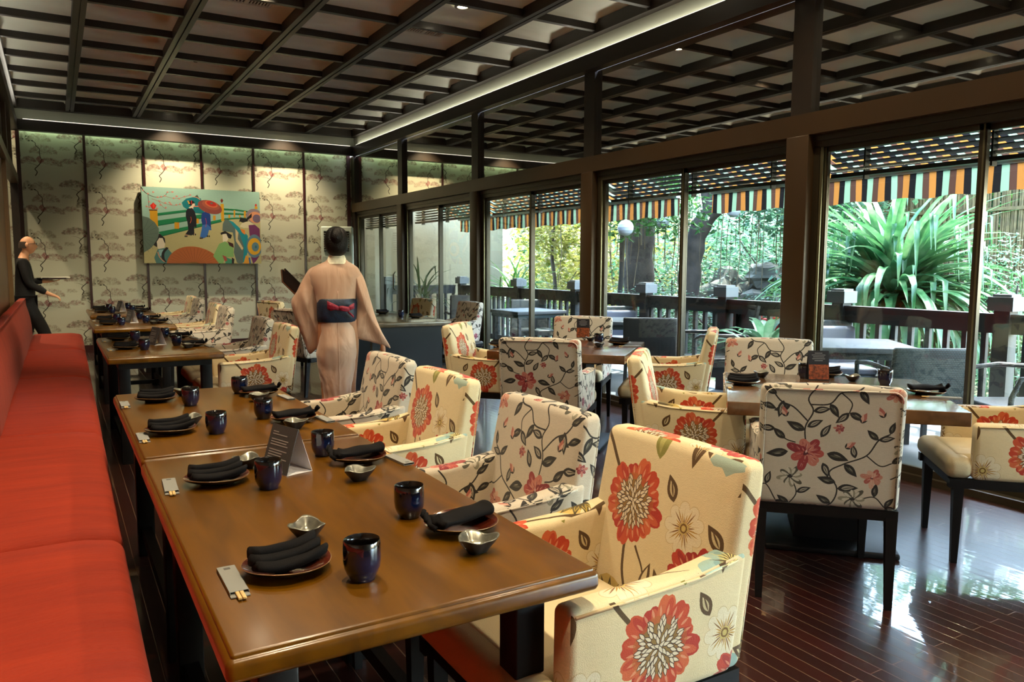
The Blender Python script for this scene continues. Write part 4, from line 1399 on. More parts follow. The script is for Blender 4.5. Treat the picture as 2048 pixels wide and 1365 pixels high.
# ---------------------------------------------------------------- tableware models
def glaze(name, c_low, c_top, z0, z1, rough=.12):
    m, nt, b = new_mat(name)
    N = nt.nodes.new
    L = nt.links.new
    tc = N('ShaderNodeTexCoord'); sx = N('ShaderNodeSeparateXYZ'); L(tc.outputs['Object'], sx.inputs[0])
    mr = N('ShaderNodeMapRange'); mr.inputs['From Min'].default_value = z0; mr.inputs['From Max'].default_value = z1
    n = N('ShaderNodeTexNoise'); n.inputs['Scale'].default_value = 40
    L(tc.outputs['Object'], n.inputs['Vector'])
    ad = N('ShaderNodeMath'); ad.operation = 'MULTIPLY_ADD'; ad.inputs[1].default_value = .012; L(n.outputs['Fac'], ad.inputs[0]); L(sx.outputs['Z'], ad.inputs[2])
    L(ad.outputs[0], mr.inputs['Value'])
    r = N('ShaderNodeMixRGB'); r.inputs['Color1'].default_value = c_low; r.inputs['Color2'].default_value = c_top
    L(mr.outputs['Result'], r.inputs['Fac']); L(r.outputs['Color'], b.inputs['Base Color'])
    b.inputs['Roughness'].default_value = rough
    b.inputs['Coat Weight'].default_value = .8
    b.inputs['Coat Roughness'].default_value = .04
    return m
M_cup = glaze('blue_black_cup_glaze', rgb(14, 30, 66), rgb(16, 11, 13), .05, .076)
M_cupin = mat('dark_cup_inside', rgb(18, 14, 14), .12, coat=.8)
M_plate_in = mat('oxblood_plate_glaze', rgb(88, 34, 20), .15, coat=.7, var=.2, vscale=20)
M_plate_out = mat('black_plate_glaze', rgb(16, 14, 16), .15, coat=.7)
M_napkin = mat('black_napkin_cloth', rgb(15, 13, 15), .85, bump=.2, bscale=500, spec=.15)
M_dish_in = mat('mottled_silver_glaze', rgb(128, 128, 116), .28, .45, var=.35, vscale=60, coat=.5)
M_dish_out = mat('dark_stone_glaze', rgb(36, 36, 36), .4, var=.3, vscale=50)
M_sleeve = mat('grey_paper', rgb(150, 152, 148), .7)
M_mark = mat('printed_grey_mark', rgb(92, 92, 90), .7)
M_stick = mat('pale_bamboo', rgb(228, 192, 122), .5, var=.1, vscale=30)
M_card = mat('dark_grey_card', rgb(78, 80, 82), .6)
M_cardw = mat('white_card', rgb(250, 250, 255, .9), .6)
M_cardtext = mat('white_print', rgb(190, 190, 190), .6)

cup = thing('tea_cup', 'x', 'cup')
MB().lathe([(.0, .003), (.022, .003), (.024, 0), (.0255, .0), (.026, .006), (.031, .014), (.0355, .026), (.0372, .042), (.0372, .066), (.0362, .079), (.0352, .0805)], 28).build('body', M_cup, cup)
MB().lathe([(.0355, .0803), (.0342, .0795), (.0335, .06), (.032, .03), (.026, .014), (.0, .010)], 28).build('lining', M_cupin, cup)

plate = thing('plate', 'x', 'plate')
def ov(x, y, z):
    return (x * 1.02, y * .96, z + .0025 * sin(2 * atan2(y, x)))
MB().lathe([(.0, .002), (.038, .002), (.040, .0), (.044, .0), (.046, .005), (.066, .009), (.082, .016), (.0865, .0215)], 36, fn=ov).build('underside', M_plate_out, plate)
MB().lathe([(.0865, .0215), (.0868, .0228), (.0845, .0222), (.070, .015), (.048, .010), (.0, .0085)], 36, fn=ov).build('dish_surface', M_plate_in, plate)
MB().tube([ov(.0866 * cos(2 * pi * k / 40), .0866 * sin(2 * pi * k / 40), .0225) for k in range(41)], .0009, 4, cap=False).build('rim', mat('amber_rim_glaze', rgb(168, 128, 84), .2, .3, coat=.6), plate)

def napkin_mesh():
    m = MB()
    # three long rolled folds lying side by side, stepped up towards the back
    for k, (off, zc, ry, rz_) in enumerate(((-.027, .021, .017, .011), (-.003, .027, .018, .013), (.020, .033, .019, .016))):
        rings = []
        nL = 15
        for i in range(nL):
            u = -1 + 2 * i / (nL - 1)
            s_ = .076 * u * (1 - .05 * k) + .003 * sin(k * 4)
            bend = .012 * (u * u) + .004 * sin(u * 3 + k)
            fl = 1 - .18 * abs(u) ** 6
            ring = []
            for q in range(14):
                a = 2 * pi * q / 14
                rr = 1 + .13 * sin(3 * a + k + u * 2) + .06 * sin(2 * a + 5 * u)
                ring.append((s_ + .004 * sin(a), off + ry * fl * cos(a) * rr + bend, zc + rz_ * fl * sin(a) * rr + .009 * u * u - .002))
            rings.append(ring)
        m.loft(rings)
    return m
napkin = napkin_mesh().build('napkin', M_napkin)
tag(napkin, 'x', 'napkin')
def napkin2_mesh():
    m = MB()
    rings = []
    for i in range(19):
        u = -1 + 2 * i / 18
        s_ = .078 * u
        h = .015 + .010 * abs(u) ** 2 + .005 * cos(u * 4)
        ring = []
        for q in range(20):
            a = 2 * pi * q / 20
            y = .034 * cos(a); z = .03 + h * sin(a) * .75
            if u < -.55:
                z += .005 * sin(a * 5) * (-u - .5) * 2; y += .004 * sin(a * 4)
            ring.append((s_ + .006 * sin(a), y + .01 * u, max(.010, z)))
        rings.append(ring)
    m.loft(rings)
    for k in range(3):
        m.tube([(-.088, -.026 + .02 * k, .022 + .006 * k), (-.095, -.010 + .016 * k, .028 + .008 * k), (-.086, .012 + .008 * k, .040 + .006 * k)], .006, 8)
    return m
napkin2 = napkin2_mesh().build('napkin', M_napkin)
tag(napkin2, 'x', 'napkin')

dish = thing('sauce_dish', 'x', 'dish')
def tri(x, y, z, lift=True):
    a = atan2(y, x)
    k = (1 + .11 * cos(3 * a) + .05 * sin(2 * a) + .02 * sin(7 * a)) * 1.10
    kz = z / .03
    return (x * k * 1.05, y * k * .95, z * 1.1 + (.0032 * cos(3 * a) + .0014 * sin(5 * a)) * kz * kz)
MB().lathe([(.0, .0), (.016, .0), (.018, .002), (.024, .010), (.033, .021), (.0385, .030)], 36, fn=tri).build('outside', M_dish_out, dish)
MB().lathe([(.0385, .030), (.0375, .0315), (.034, .0295), (.026, .016), (.016, .009), (.0, .007)], 36, fn=tri).build('inside', M_dish_in, dish)

sleeve = thing('chopsticks', 'x', 'chopsticks')
sl = MB().box(-.0175, .0175, -.075, .075, .0005, .0025).box(-.0175, .0175, -.075, .060, .0065, .0075)
sl.box(-.0175, -.0168, -.075, .065, .0, .0075).box(.0168, .0175, -.075, .065, .0, .0075)
so = sl.build('paper_sleeve', M_sleeve, sleeve)
MB().box(-.006, .006, -.066, -.056, .0075, .0078).build('printed_mark', M_mark, so)
MB().rbox(-.0075, -.0005, -.06, .092, .0026, .0068, r=.001, seg=1).build('stick', M_stick, sleeve)
MB().rbox(.0005, .0075, -.06, .092, .0026, .0068, r=.001, seg=1).build('stick', M_stick, sleeve)

tent = thing('tent_card', 'x', 'card')
def tent_parts(t):
    L_, H, B = .070, .133, .044   # half length, height, half base
    def panel(x0, x1, mat_, nm):
        a = MB()
        a.add([(x0, -L_, .001), (x0, L_, .001), (x1, L_, H), (x1, -L_, H),
               (x0 + (.0016 if x1 > x0 else -.0016), -L_, .001), (x0 + (.0016 if x1 > x0 else -.0016), L_, .001), (x1 + .0008, L_, H - .002), (x1 + .0008, -L_, H - .002)],
              [(0, 1, 2, 3), (4, 7, 6, 5), (0, 4, 5, 1), (3, 2, 6, 7), (0, 3, 7, 4), (1, 5, 6, 2)])
        return a.build(nm, mat_, t)
    p = panel(-B, -.001, M_card, 'front_panel')
    panel(B, .001, M_cardw, 'back_panel')
    MB().box(-B, B, -L_, L_, 0, .0015).build('base_panel', M_cardw, t)
    tx = MB()
    rr = random.Random(3)
    ux, uz = (B - .001) / H, 1.0
    for k in range(13):
        if k in (2, 6):
            continue
        h = H * (.86 - k * .055)
        x = -B + (B - .001) * h / H - .0006
        x2 = -B + (B - .001) * (h - .0028) / H - .0006
        a = .055
        b = a - (.03 if k == 0 else rr.uniform(.07, .11))
        tx.add([(x, a, h), (x, b, h), (x2, b, h - .0028), (x2, a, h - .0028)], [(0, 1, 2, 3)])
    tx.build('printed_lines', M_cardtext, p)
tent_parts(tent)

# ---------------------------------------------------------------- laying the tables
TT = .7505
def setting(where, px, py, rot, cupxy, dishxy=None, slv=None, nap=None, naprot=0.0):
    place(plate, 'dark oval plate holding a black napkin, ' + where, (px, py, TT), rot)
    place(nap or napkin, 'folded black napkin on the plate, ' + where, (px + .002, py, TT + .004), rot + naprot)
    if cupxy:
        place(cup, 'dark blue glazed tea cup, ' + where, (cupxy[0], cupxy[1], TT), rot)
    if dishxy:
        place(dish, 'small silvery grey sauce dish, ' + where, (dishxy[0], dishxy[1], TT), dishxy[2])
    if slv:
        place(sleeve, 'chopsticks in a grey paper sleeve, ' + where, (slv[0], slv[1], TT), slv[2])
def side(w, tname):
    return '%s of the %s' % (w, tname)
N1, N2, N3, N4, N5 = 'nearest long table', 'second long table', 'third long table', 'fourth long table', 'farthest long table'
setting('near bench-side place of the ' + N1, .375, 1.525, .10, (.493, 1.41), (.462, 1.69, 1.2), (.268, 1.515, pi), naprot=.12)
setting('far bench-side place of the ' + N1, .365, 2.26, .08, (.48, 2.13), (.475, 2.385, 1.0), (.245, 2.27, pi - .05), naprot=.10)
setting('near chair-side place of the ' + N1, .79, 1.565, pi + .15, (.721, 1.71), (.755, 1.42, -.4), None, napkin2, pi)
setting('far chair-side place of the ' + N1, .792, 2.285, pi + .08, (.719, 2.415), (.722, 2.08, -.3), (.905, 2.235, .1), napkin2, pi)
setting('near bench-side place of the ' + N2, .335, 3.02, .10, (.479, 2.93), (.425, 3.14, 1.1), (.238, 2.97, pi), naprot=.15)
setting('far bench-side place of the ' + N2, .362, 3.76, -.05, (.481, 3.57), (.49, 3.86, .9), (.232, 3.71, pi))
setting('near chair-side place of the ' + N2, .78, 3.01, pi + .05, (.692, 3.125), (.748, 2.865, -.4), (.892, 2.98, .1), napkin2, 0)
setting('far chair-side place of the ' + N2, .80, 3.70, pi, (.731, 3.79), (.762, 3.54, -.3), (.89, 3.56, .1), napkin2, 0)
place(tent, 'standing tent card with grey printed side on the nearest long table', (.573, 2.30, TT), radians(17))
def template(nm, x0, y0, y1, tx, ty):
    """four places, as on the nearer tables"""
    L_ = y1 - y0
    a, b = y0 + .52 * L_ * .62, y0 + L_ * .80
    for (yy, w) in ((a, 'near'), (b, 'far')):
        setting('%s bench-side place of the %s' % (w, nm), x0 + .145, yy + .02, .08, (x0 + .26, yy - .1), (x0 + .25, yy + .13, 1.1), (x0 + .045, yy - .02, pi))
        setting('%s chair-side place of the %s' % (w, nm), x0 + .60, yy + .0, pi, (x0 + .50, yy + .1), (x0 + .55, yy - .12, -.4), (x0 + .70, yy - .08, .1), napkin2, 0)
    place(tent, 'standing tent card with grey printed side on the ' + nm, (tx, ty, TT), radians(17))
template(N3, .262, 5.65, 7.22, .64, 6.42)
template(N4, .283, 8.25, 9.62, .66, 8.95)
template(N5, .326, 10.42, 11.85, .70, 11.1)

M_photo = mat('photo_print', rgb(150, 74, 34), .4, var=.8, vscale=70)
def menu_card(loc, rz, label):
    t = thing('menu_card', label, 'card', loc, rz)
    b = MB().bar((0, 0, 0), (0, .03, .14), .10, .003)
    p = MB().add([(-.055, 0, 0), (.055, 0, 0), (.055, .025, .16), (-.055, .025, .16), (-.055, .003, 0), (.055, .003, 0), (.055, .028, .16), (-.055, .028, .16)],
                 [(0, 1, 2, 3), (4, 7, 6, 5), (0, 4, 5, 1), (3, 2, 6, 7), (0, 3, 7, 4), (1, 5, 6, 2)]).build('front_panel', mat('black_card', rgb(34, 30, 34), .4), t)
    MB().add([(-.055, .055, 0), (.055, .055, 0), (.055, .03, .16), (-.055, .03, .16)], [(0, 3, 2, 1)]).build('back_panel', mat('black_card_back', rgb(30, 28, 30), .5), t)
    q = MB()
    def pt(x, z, e=-.0006):
        return (x, .025 * z / .16 + e, z)
    q.add([pt(-.053, .006), pt(.053, .006), pt(.053, .085), pt(-.053, .085)], [(0, 1, 2, 3)]).build('photo', M_photo, p)
    l = MB()
    for k, w in enumerate((.02, .036, .03, .034, .022)):
        z = .145 - k * .010
        l.add([pt(-w, z), pt(w, z), pt(w, z + .002), pt(-w, z + .002)], [(0, 1, 2, 3)])
    l.build('printed_lines', M_cardtext, p)
    return t
# nearest square table
setting('left corner of the nearest square table', 3.06, 2.80, -.72, None, None, (2.945, 2.785, pi - .75), naprot=.0)
place(dish, 'small dark sauce dish between napkin and card, nearest square table', (3.34, 2.92, TT), .3)
place(cup, 'dark tea cup beside the photo card, nearest square table', (3.535, 2.79, TT), 0)
menu_card((3.525, 2.69, TT), radians(-33), 'small black card with a photo and white lines on the nearest square table')
place(plate, 'dark plate just behind the photo card, nearest square table', (3.70, 2.78, TT), -.7)
place(napkin, 'folded black napkin just behind the photo card, nearest square table', (3.70, 2.78, TT + .004), -.9)
place(dish, 'silvery sauce dish to the right of the photo card, nearest square table', (3.655, 2.575, TT), .2)
place(cup, 'dark tea cup standing alone near the middle, nearest square table', (3.70, 2.42, TT), 0)
setting('right corner of the nearest square table', 3.60, 2.14, -.72, None, None, (3.56, 2.03, .75), napkin2, pi)
# middle square table
menu_card((3.83, 5.28, TT), radians(-36), 'small black card with white lines on the middle square table')
place(dish, 'dark shallow dish behind the cup on the middle square table', (3.72, 5.02, TT), .5)
place(dish, 'small silvery sauce dish in front of the cup on the middle square table', (3.50, 4.62, TT), -.2)
setting('right corner of the middle square table', 3.755, 4.70, -.78, (3.665, 4.84), None, (3.73, 4.52, .9))
setting('left corner of the middle square table', 2.86, 5.0, -.78, None, None, None)
# long dark table
setting('far end of the long dark table', 3.50, 9.1, .2, None, None, (3.62, 9.02, .8))
setting('near end of the long dark table', 3.56, 8.2, .2, (3.47, 8.42), None, (3.66, 8.06, .8))
# ---------------------------------------------------------------- people
def skin_mesh(pts, edges, root=0, levels=2):
    me = bpy.data.meshes.new('tmp')
    me.from_pydata([p[:3] for p in pts], edges, [])
    o = bpy.data.objects.new('tmp', me)
    COL.objects.link(o)
    sk = o.modifiers.new('s', 'SKIN')
    sv = me.skin_vertices[0].data if me.skin_vertices else None
    if sv is None:
        bpy.context.view_layer.objects.active = o
        me.skin_vertices  # created with the modifier in most versions
    for i, p in enumerate(pts):
        r = p[3]
        me.skin_vertices[0].data[i].radius = r if isinstance(r, tuple) else (r, r)
        me.skin_vertices[0].data[i].use_root = (i == root)
    sk.use_smooth_shade = True
    ss = o.modifiers.new('ss', 'SUBSURF'); ss.levels = levels; ss.render_levels = levels
    dg = bpy.context.evaluated_depsgraph_get()
    ev = o.evaluated_get(dg)
    m2 = ev.to_mesh()
    vs = [tuple(v.co) for v in m2.vertices]
    fs = [tuple(p.vertices) for p in m2.polygons]
    ev.to_mesh_clear()
    bpy.data.objects.remove(o)
    bpy.data.meshes.remove(me)
    return vs, fs

def fuse(vs, fs, voxel):
    me = bpy.data.meshes.new('tmp')
    me.from_pydata(vs, [], fs)
    o = bpy.data.objects.new('tmp', me)
    COL.objects.link(o)
    r = o.modifiers.new('r', 'REMESH'); r.mode = 'VOXEL'; r.voxel_size = voxel
    s_ = o.modifiers.new('sm', 'SMOOTH'); s_.factor = .5; s_.iterations = 3
    dg = bpy.context.evaluated_depsgraph_get()
    ev = o.evaluated_get(dg)
    m2 = ev.to_mesh()
    v2 = [tuple(v.co) for v in m2.vertices]
    f2 = [tuple(p.vertices) for p in m2.polygons]
    ev.to_mesh_clear()
    bpy.data.objects.remove(o); bpy.data.meshes.remove(me)
    return v2, f2

def head_mesh(c, s=1.0, yaw=0.0, pitch=0.0):
    """a head facing local +Y, centred between the ears; height about 0.23"""
    vs, fs = [], []
    nr, nt = 26, 32
    R = Euler((pitch, 0, yaw)).to_matrix()
    for i in range(nr + 1):
        ph = -pi / 2 + pi * i / nr
        for k in range(nt):
            th = 2 * pi * k / nt
            x, y, z = cos(ph) * sin(th), cos(ph) * cos(th), sin(ph)
            X, Y, Z = x * .074, y * .094, z * .116
            f = max(0, y)
            if z < 0:
                t = -z
                X *= 1 - .34 * t * t
                Y = Y * (1 - .1 * t) + (.012 * t if y > 0 else .030 * t)
            if f > .75 and -.45 < z < .15:            # nose
                w = max(0, 1 - abs(x) / .22)
                n_ = max(0, 1 - abs(z + .17) / .26)
                Y += .026 * w * n_
            if f > .5 and .02 < z < .26:             # eye sockets
                w = max(0, 1 - abs(abs(x) - .36) / .2)
                Y -= .009 * w
            if f > .6 and -.62 < z < -.42:
                w = max(0, 1 - abs(x) / .34)
                Y += .006 * w
            if f > .5 and z < -.8:
                Y += .008
            vs.append((X, Y, Z))
    for i in range(nr):
        for k in range(nt):
            a, b = i * nt + k, i * nt + (k + 1) % nt
            fs.append((a, a + nt, b + nt, b))
    for sx in (-1, 1):                               # ears
        o = len(vs)
        for i in range(7):
            ph = -pi / 2 + pi * i / 6
            for k in range(10):
                th = 2 * pi * k / 10
                vs.append((sx * .074 + sx * .010 * cos(ph) * cos(th) + sx * .006, -.008 + .020 * cos(ph) * sin(th), -.005 + .033 * sin(ph)))
        for i in range(6):
            for k in range(10):
                a, b = o + i * 10 + k, o + i * 10 + (k + 1) % 10
                fs.append((a, b, b + 10, a + 10))
    vs = [tuple(R @ (Vector(v) * s) + Vector(c)) for v in vs]
    return vs, fs

def hand_chain(pts, edges, wrist_i, wrist, direc, palm_n, curl=.6, s=1.0, side=1):
    """palm and five fingers added to a skin skeleton; direc: towards the fingers, palm_n: out of the palm"""
    w = Vector(wrist); d = Vector(direc).normalized(); n = Vector(palm_n).normalized(); a = d.cross(n).normalized() * side
    pm = w + d * .045 * s
    pts.append((*pm, (.030 * s, .016 * s))); pi_ = len(pts) - 1
    edges.append((wrist_i, pi_))
    for k, (off, ln) in enumerate(((-.030, .068), (-.010, .078), (.010, .074), (.029, .060))):
        b = w + d * .088 * s + a * off * s
        pts.append((*b, .0095 * s)); i0 = len(pts) - 1
        edges.append((pi_, i0))
        cur, dd = b, d.copy()
        for j in range(3):
            ang = curl * (.6 + .25 * j)
            dd = (dd * cos(ang) + n * sin(ang)).normalized()
            nn = (n * cos(ang) - d * sin(ang))
            cur = cur + dd * ln * (.45, .32, .25)[j] * s
            pts.append((*cur, (.0088 - .001 * j) * s)); edges.append((len(pts) - 2 if j else i0, len(pts) - 1))
    b = w + d * .030 * s - a * .034 * s
    pts.append((*b, .011 * s)); edges.append((pi_, len(pts) - 1))
    c_ = b + (d * .7 - a * .5 + n * .3).normalized() * .034 * s
    pts.append((*c_, .010 * s)); edges.append((len(pts) - 2, len(pts) - 1))
    c2 = c_ + (d * .8 + n * .5).normalized() * .028 * s
    pts.append((*c2, .008 * s)); edges.append((len(pts) - 2, len(pts) - 1))

M_skin = mat('warm_skin', rgb(196, 138, 100), .5, var=.06, vscale=20)
M_skin2 = mat('ruddy_skin', rgb(226, 166, 126, .95), .5, var=.06, vscale=20)
M_hair = mat('black_hair', rgb(14, 9, 8), .45, bump=.5, bscale=120, spec=.25)
def silk():
    m, nt, b = new_mat('pale_pink_silk')
    N = nt.nodes.new
    L = nt.links.new
    tc = N('ShaderNodeTexCoord')
    b.inputs['Base Color'].default_value = rgb(216, 174, 146)
    b.inputs['Roughness'].default_value = .55
    b.inputs['Sheen Weight'].default_value = .4
    mp = N('ShaderNodeMapping'); mp.inputs['Scale'].default_value = (4, 4, 2.0)
    L(tc.outputs['Object'], mp.inputs['Vector'])
    n = N('ShaderNodeTexNoise'); n.inputs['Scale'].default_value = 1.6; n.inputs['Detail'].default_value = 3; n.inputs['Distortion'].default_value = .8
    L(mp.outputs['Vector'], n.inputs['Vector'])
    bp = N('ShaderNodeBump'); bp.inputs['Strength'].default_value = .7; bp.inputs['Distance'].default_value = .03
    L(n.outputs['Fac'], bp.inputs['Height']); L(bp.outputs['Normal'], b.inputs['Normal'])
    return m
M_silk = silk()
M_obi = mat('navy_brocade', rgb(24, 44, 70), .5, var=.5, vscale=25, bump=.2, bscale=120)
M_bow = mat('crimson_sash_cord', rgb(150, 20, 54), .6, bump=.4, bscale=70)
M_collar = mat('ivory_collar', rgb(245, 240, 215, 1.0), .7, var=.12, vscale=50, bump=.2, bscale=120)

WX = lambda px: (px - 677) * .00348
WZ = lambda py: 1.37 - (py - 528) * .00353
wo_ = thing('person', 'woman seen from behind in a pale pink kimono with navy sash, carrying menus', 'person', (1.685, 5.236, 0), radians(-17.8))
pts = [(0, 0, .95, .11), (0, .0, 1.12, .10), (0, .01, 1.27, (.09, .06)), (0, .01, 1.375, .040), (0, .02, 1.44, .044), (0, .03, 1.50, .05)]
edges = [(0, 1), (1, 2), (2, 3), (3, 4), (4, 5)]
# left arm bent forward, right arm hanging a little back
pts += [(-.13, .01, 1.27, .032), (-.235, .05, 1.13, .028), (-.262, .24, 1.15, .024)]; edges += [(2, 6), (6, 7), (7, 8)]
hand_chain(pts, edges, 8, (-.262, .24, 1.15), (-.1, 1, .1), (.2, 0, 1), .5, .95, 1)
i = len(pts)
pts += [(.13, .01, 1.27, .032), (.20, .0, 1.06, .026), (.305, .01, .815, .020)]; edges += [(2, i), (i, i + 1), (i + 1, i + 2)]
hand_chain(pts, edges, i + 2, (.305, .01, .815), (.12, .1, -1), (-1, 0, -.1), .3, .95, -1)
i = len(pts)
pts += [(-.08, 0, .90, .08), (-.075, .03, .50, .055), (-.07, -.02, .10, .036), (-.07, .09, .04, .03)]; edges += [(0, i), (i, i + 1), (i + 1, i + 2), (i + 2, i + 3)]
i = len(pts)
pts += [(.08, 0, .90, .08), (.07, .14, .52, .055), (.07, .22, .10, .036), (.07, .34, .04, .03)]; edges += [(0, i), (i, i + 1), (i + 1, i + 2), (i + 2, i + 3)]
vs, fs = skin_mesh(pts, edges)
hv, hf = head_mesh((0, .035, 1.512), .93, 0, 0)
o_ = len(vs)
vs, fs = fuse(vs + hv, fs + [tuple(q + o_ for q in f) for f in hf], .0065)
MB().add(vs, fs, 0, True).build('body', M_skin, wo_)
def ellring(cx, cy, z, rx, ry, n=40, fold=0.0, kf=9, ph=0.0, back=0.0, wr=0.0):
    r = []
    for k in range(n):
        t = 2 * pi * k / n
        f = 1 + fold * (.6 * sin(kf * t + ph) + .4 * sin((kf * 2 - 3) * t - ph * 2)) + wr * sin(z * 62 + 2.2 * sin(2 * t) + 3 * t)
        e = 2.4
        c_, s_ = cos(t), sin(t)
        m_ = (abs(c_) ** e + abs(s_) ** e) ** (-1 / e)
        r.append((cx + rx * f * c_ * m_, cy + ry * f * s_ * m_ - (back * max(0, -s_)), z))
    return r
spec = [(515, 662, 692, .036, 0), (523, 655, 699, .045, 0), (529, 641, 710, .062, 0), (536, 628, 719, .080, .0), (548, 621, 725, .094, .0), (566, 623, 722, .100, .004), (588, 632, 715, .102, .006), (608, 637, 712, .102, .006),
        (640, 639, 711, .108, .006), (660, 641, 712, .115, .008), (682, 638, 713, .118, .012), (706, 633, 712, .112, .016), (740, 637, 708, .100, .02), (765, 642, 702, .10, .03), (790, 645, 700, .10, .04), (825, 641, 702, .11, .05), (860, 639, 704, .12, .05), (888, 637, 706, .13, .05)]
rings = []
def dense(sp):
    out = []
    for p, q in zip(sp[:-1], sp[1:]):
        nn = max(1, int((q[0] - p[0]) / 6))
        for k in range(nn):
            out.append(tuple(p[i] + (q[i] - p[i]) * k / nn for i in range(5)))
    return out + [sp[-1]]
for j, (py, a, b, ry, fold) in enumerate(dense(spec)):
    bk = .022 * max(0, 1 - abs(py - 692) / 45)
    rings.append(ellring(WX((a + b) / 2), .01 + (.05 if py > 760 else 0) * (py - 760) / 130, WZ(py), WX(b) / 1 - WX((a + b) / 2), ry, fold=fold, ph=py * .03, back=bk, n=72, wr=.0 if py < 650 else .014 * min(1, (py - 650) / 60)))
kb = MB().loft(rings[::-1], cap=False)
# raised seam down the middle of the back
kb.tube([(.002, min(q[1] for q in r_) - .0005, r_[0][2]) for r_ in rings[10:]], .0022, 5)
kb.build('kimono', M_silk, wo_)
rings = [ellring(WX(675.5), .01, WZ(py), .1315 + d, .118 + d, fold=.0) for py, d in ((642, -.004), (640, .003), (628, .006), (612, .006), (598, .003), (596, -.004))]
ob = MB().loft(rings[::-1], cap=False).build('obi', M_obi, wo_)
# crimson knot and loops on the back of the sash
bw = MB()
def ribbon(path, w, th=.012, kf=3):
    rings = []
    for i_, (x, y, z, ww) in enumerate(path):
        ring = []
        for q in range(16):
            t = 2 * pi * q / 16
            ring.append((x, y - th * sin(t) * (1 + .25 * sin(kf * t * 2)), z + ww * cos(t)))
        rings.append(ring)
    bw.loft(rings)
yb = -.128
ribbon([(WX(657), yb, WZ(607), .028), (WX(663), yb - .012, WZ(610), .030), (WX(671), yb - .018, WZ(611), .020), (WX(680), yb - .016, WZ(614), .013)], 0)
ribbon([(WX(680), yb - .020, WZ(613), .015), (WX(686), yb - .026, WZ(614), .019), (WX(694), yb - .024, WZ(615), .018), (WX(700), yb - .014, WZ(615), .014)], 0)
ribbon([(WX(698), yb - .010, WZ(614), .014), (WX(704), yb - .008, WZ(611), .020), (WX(709), yb + .006, WZ(609), .018)], 0)
ribbon([(WX(696), yb - .010, WZ(620), .008), (WX(703), yb - .004, WZ(626), .010), (WX(708), yb + .01, WZ(631), .008)], 0)
bw.build('bow', M_bow, wo_)
# standing collar
rings = []
for j in range(9):
    t = j / 8
    z = WZ(528) + (WZ(511) - WZ(528)) * t
    rings.append(ellring(0, .012 + .004 * t, z, .074 - .020 * t, .070 - .012 * t))
MB().loft(rings, cap=False).build('collar', M_collar, wo_)
# wide sleeves
def puffy(outline, yc, th, name, par, m_, ybot=None, zoff=0, folds=0.0):
    P = [(WX(a), WZ(b)) for a, b in outline]
    P = [tuple(p) for p in smooth_line([np.array(p) for p in P] + [np.array(P[0])], 5)][:-1]
    cx = sum(p[0] for p in P) / len(P); cz = sum(p[1] for p in P) / len(P)
    z0, z1 = min(p[1] for p in P), max(p[1] for p in P)
    rings = []
    S_ = [0.02, .3, .55, .75, .9, .98, 1.0]
    seq = [(s_, -1) for s_ in S_] + [(s_, 1) for s_ in reversed(S_)]
    for s_, sg in seq:
        ring = []
        for k, p in enumerate(P):
            x = cx + (p[0] - cx) * s_; z = cz + (p[1] - cz) * s_
            v = (z - z0) / (z1 - z0)
            t = th * (.35 + .65 * v) * sqrt(max(0, 1 - s_ ** 2.2))
            f = folds * sin((x - cx) * 55 + z * 22) * (1 - s_ ** 4)
            yy = (yc if ybot is None else yc * v + ybot * (1 - v))
            ring.append((x, yy + sg * t + f, z))
        rings.append(ring)
    MB().loft(rings).build(name, m_, par)
puffy([(640, 531), (624, 537), (609, 560), (598, 582), (587, 600), (590, 622), (598, 648), (608, 676), (619, 706), (632, 698), (645, 686), (643, 650), (641, 612), (640, 575)], .02, .085, 'sleeve', wo_, M_silk, ybot=.04, folds=.010)
puffy([(706, 529), (720, 540), (731, 560), (744, 606), (752, 634), (764, 664), (781, 696), (768, 692), (742, 684), (704, 671), (710, 640), (716, 608), (710, 575)], .0, .075, 'sleeve', wo_, M_silk, ybot=.0, folds=.010)
# hair: swept up over the head into a low roll
hm = MB()
rings = []
for j in range(15):
    ph = -pi * .40 + pi * .90 * j / 14
    z = 1.524 + .105 * sin(ph)
    r_ = cos(ph) if j < 14 else .02
    rings.append(ellring(0, .0 + .012 * sin(ph), z, .0825 * r_ ** .8, .098 * r_ ** .8, n=32))
hm.loft(rings)
hm.add(*[(lambda v, f: (v, f))(*head_mesh((0, -.062, 1.545), .62))][0], 0, True)
hm.build('hair', M_hair, wo_)
# menus in her left hand
mn = thing('menu_folder', 'two tall black menu folders with thin gold edges held by the woman', 'menu', (1.685, 5.236, 0), radians(-17.8))
M_menu = mat('black_menu_cover', rgb(30, 26, 26), .35)
M_page = mat('menu_pages', rgb(190, 140, 92), .6)
for k in range(2):
    a = Vector((WX(563), .30 + .03 * k, WZ(541 + 2 * k))); b = Vector((WX(601), .25 + .03 * k, WZ(579 + 2 * k)))
    d = Vector((WX(566) - WX(563), .02, -.075 if k == 0 else -.07))
    d = Vector((.006, 0, -.088))
    th = Vector((.012, -.010, .008))
    for (m_, o0, o1, nm) in ((M_menu, 0, .35, 'cover'), (M_page, .38, .62, 'pages'), (M_menu, .65, 1.0, 'cover')):
        s0 = k * 1.6 + o0; s1 = k * 1.6 + o1
        vs = [a + th * s0, b + th * s0, b + th * s0 + d, a + th * s0 + d, a + th * s1, b + th * s1, b + th * s1 + d, a + th * s1 + d]
        MB().add([tuple(v) for v in vs], [(0, 1, 2, 3), (4, 7, 6, 5), (0, 4, 5, 1), (3, 2, 6, 7), (0, 3, 7, 4), (1, 5, 6, 2)]).build(nm, m_, mn)

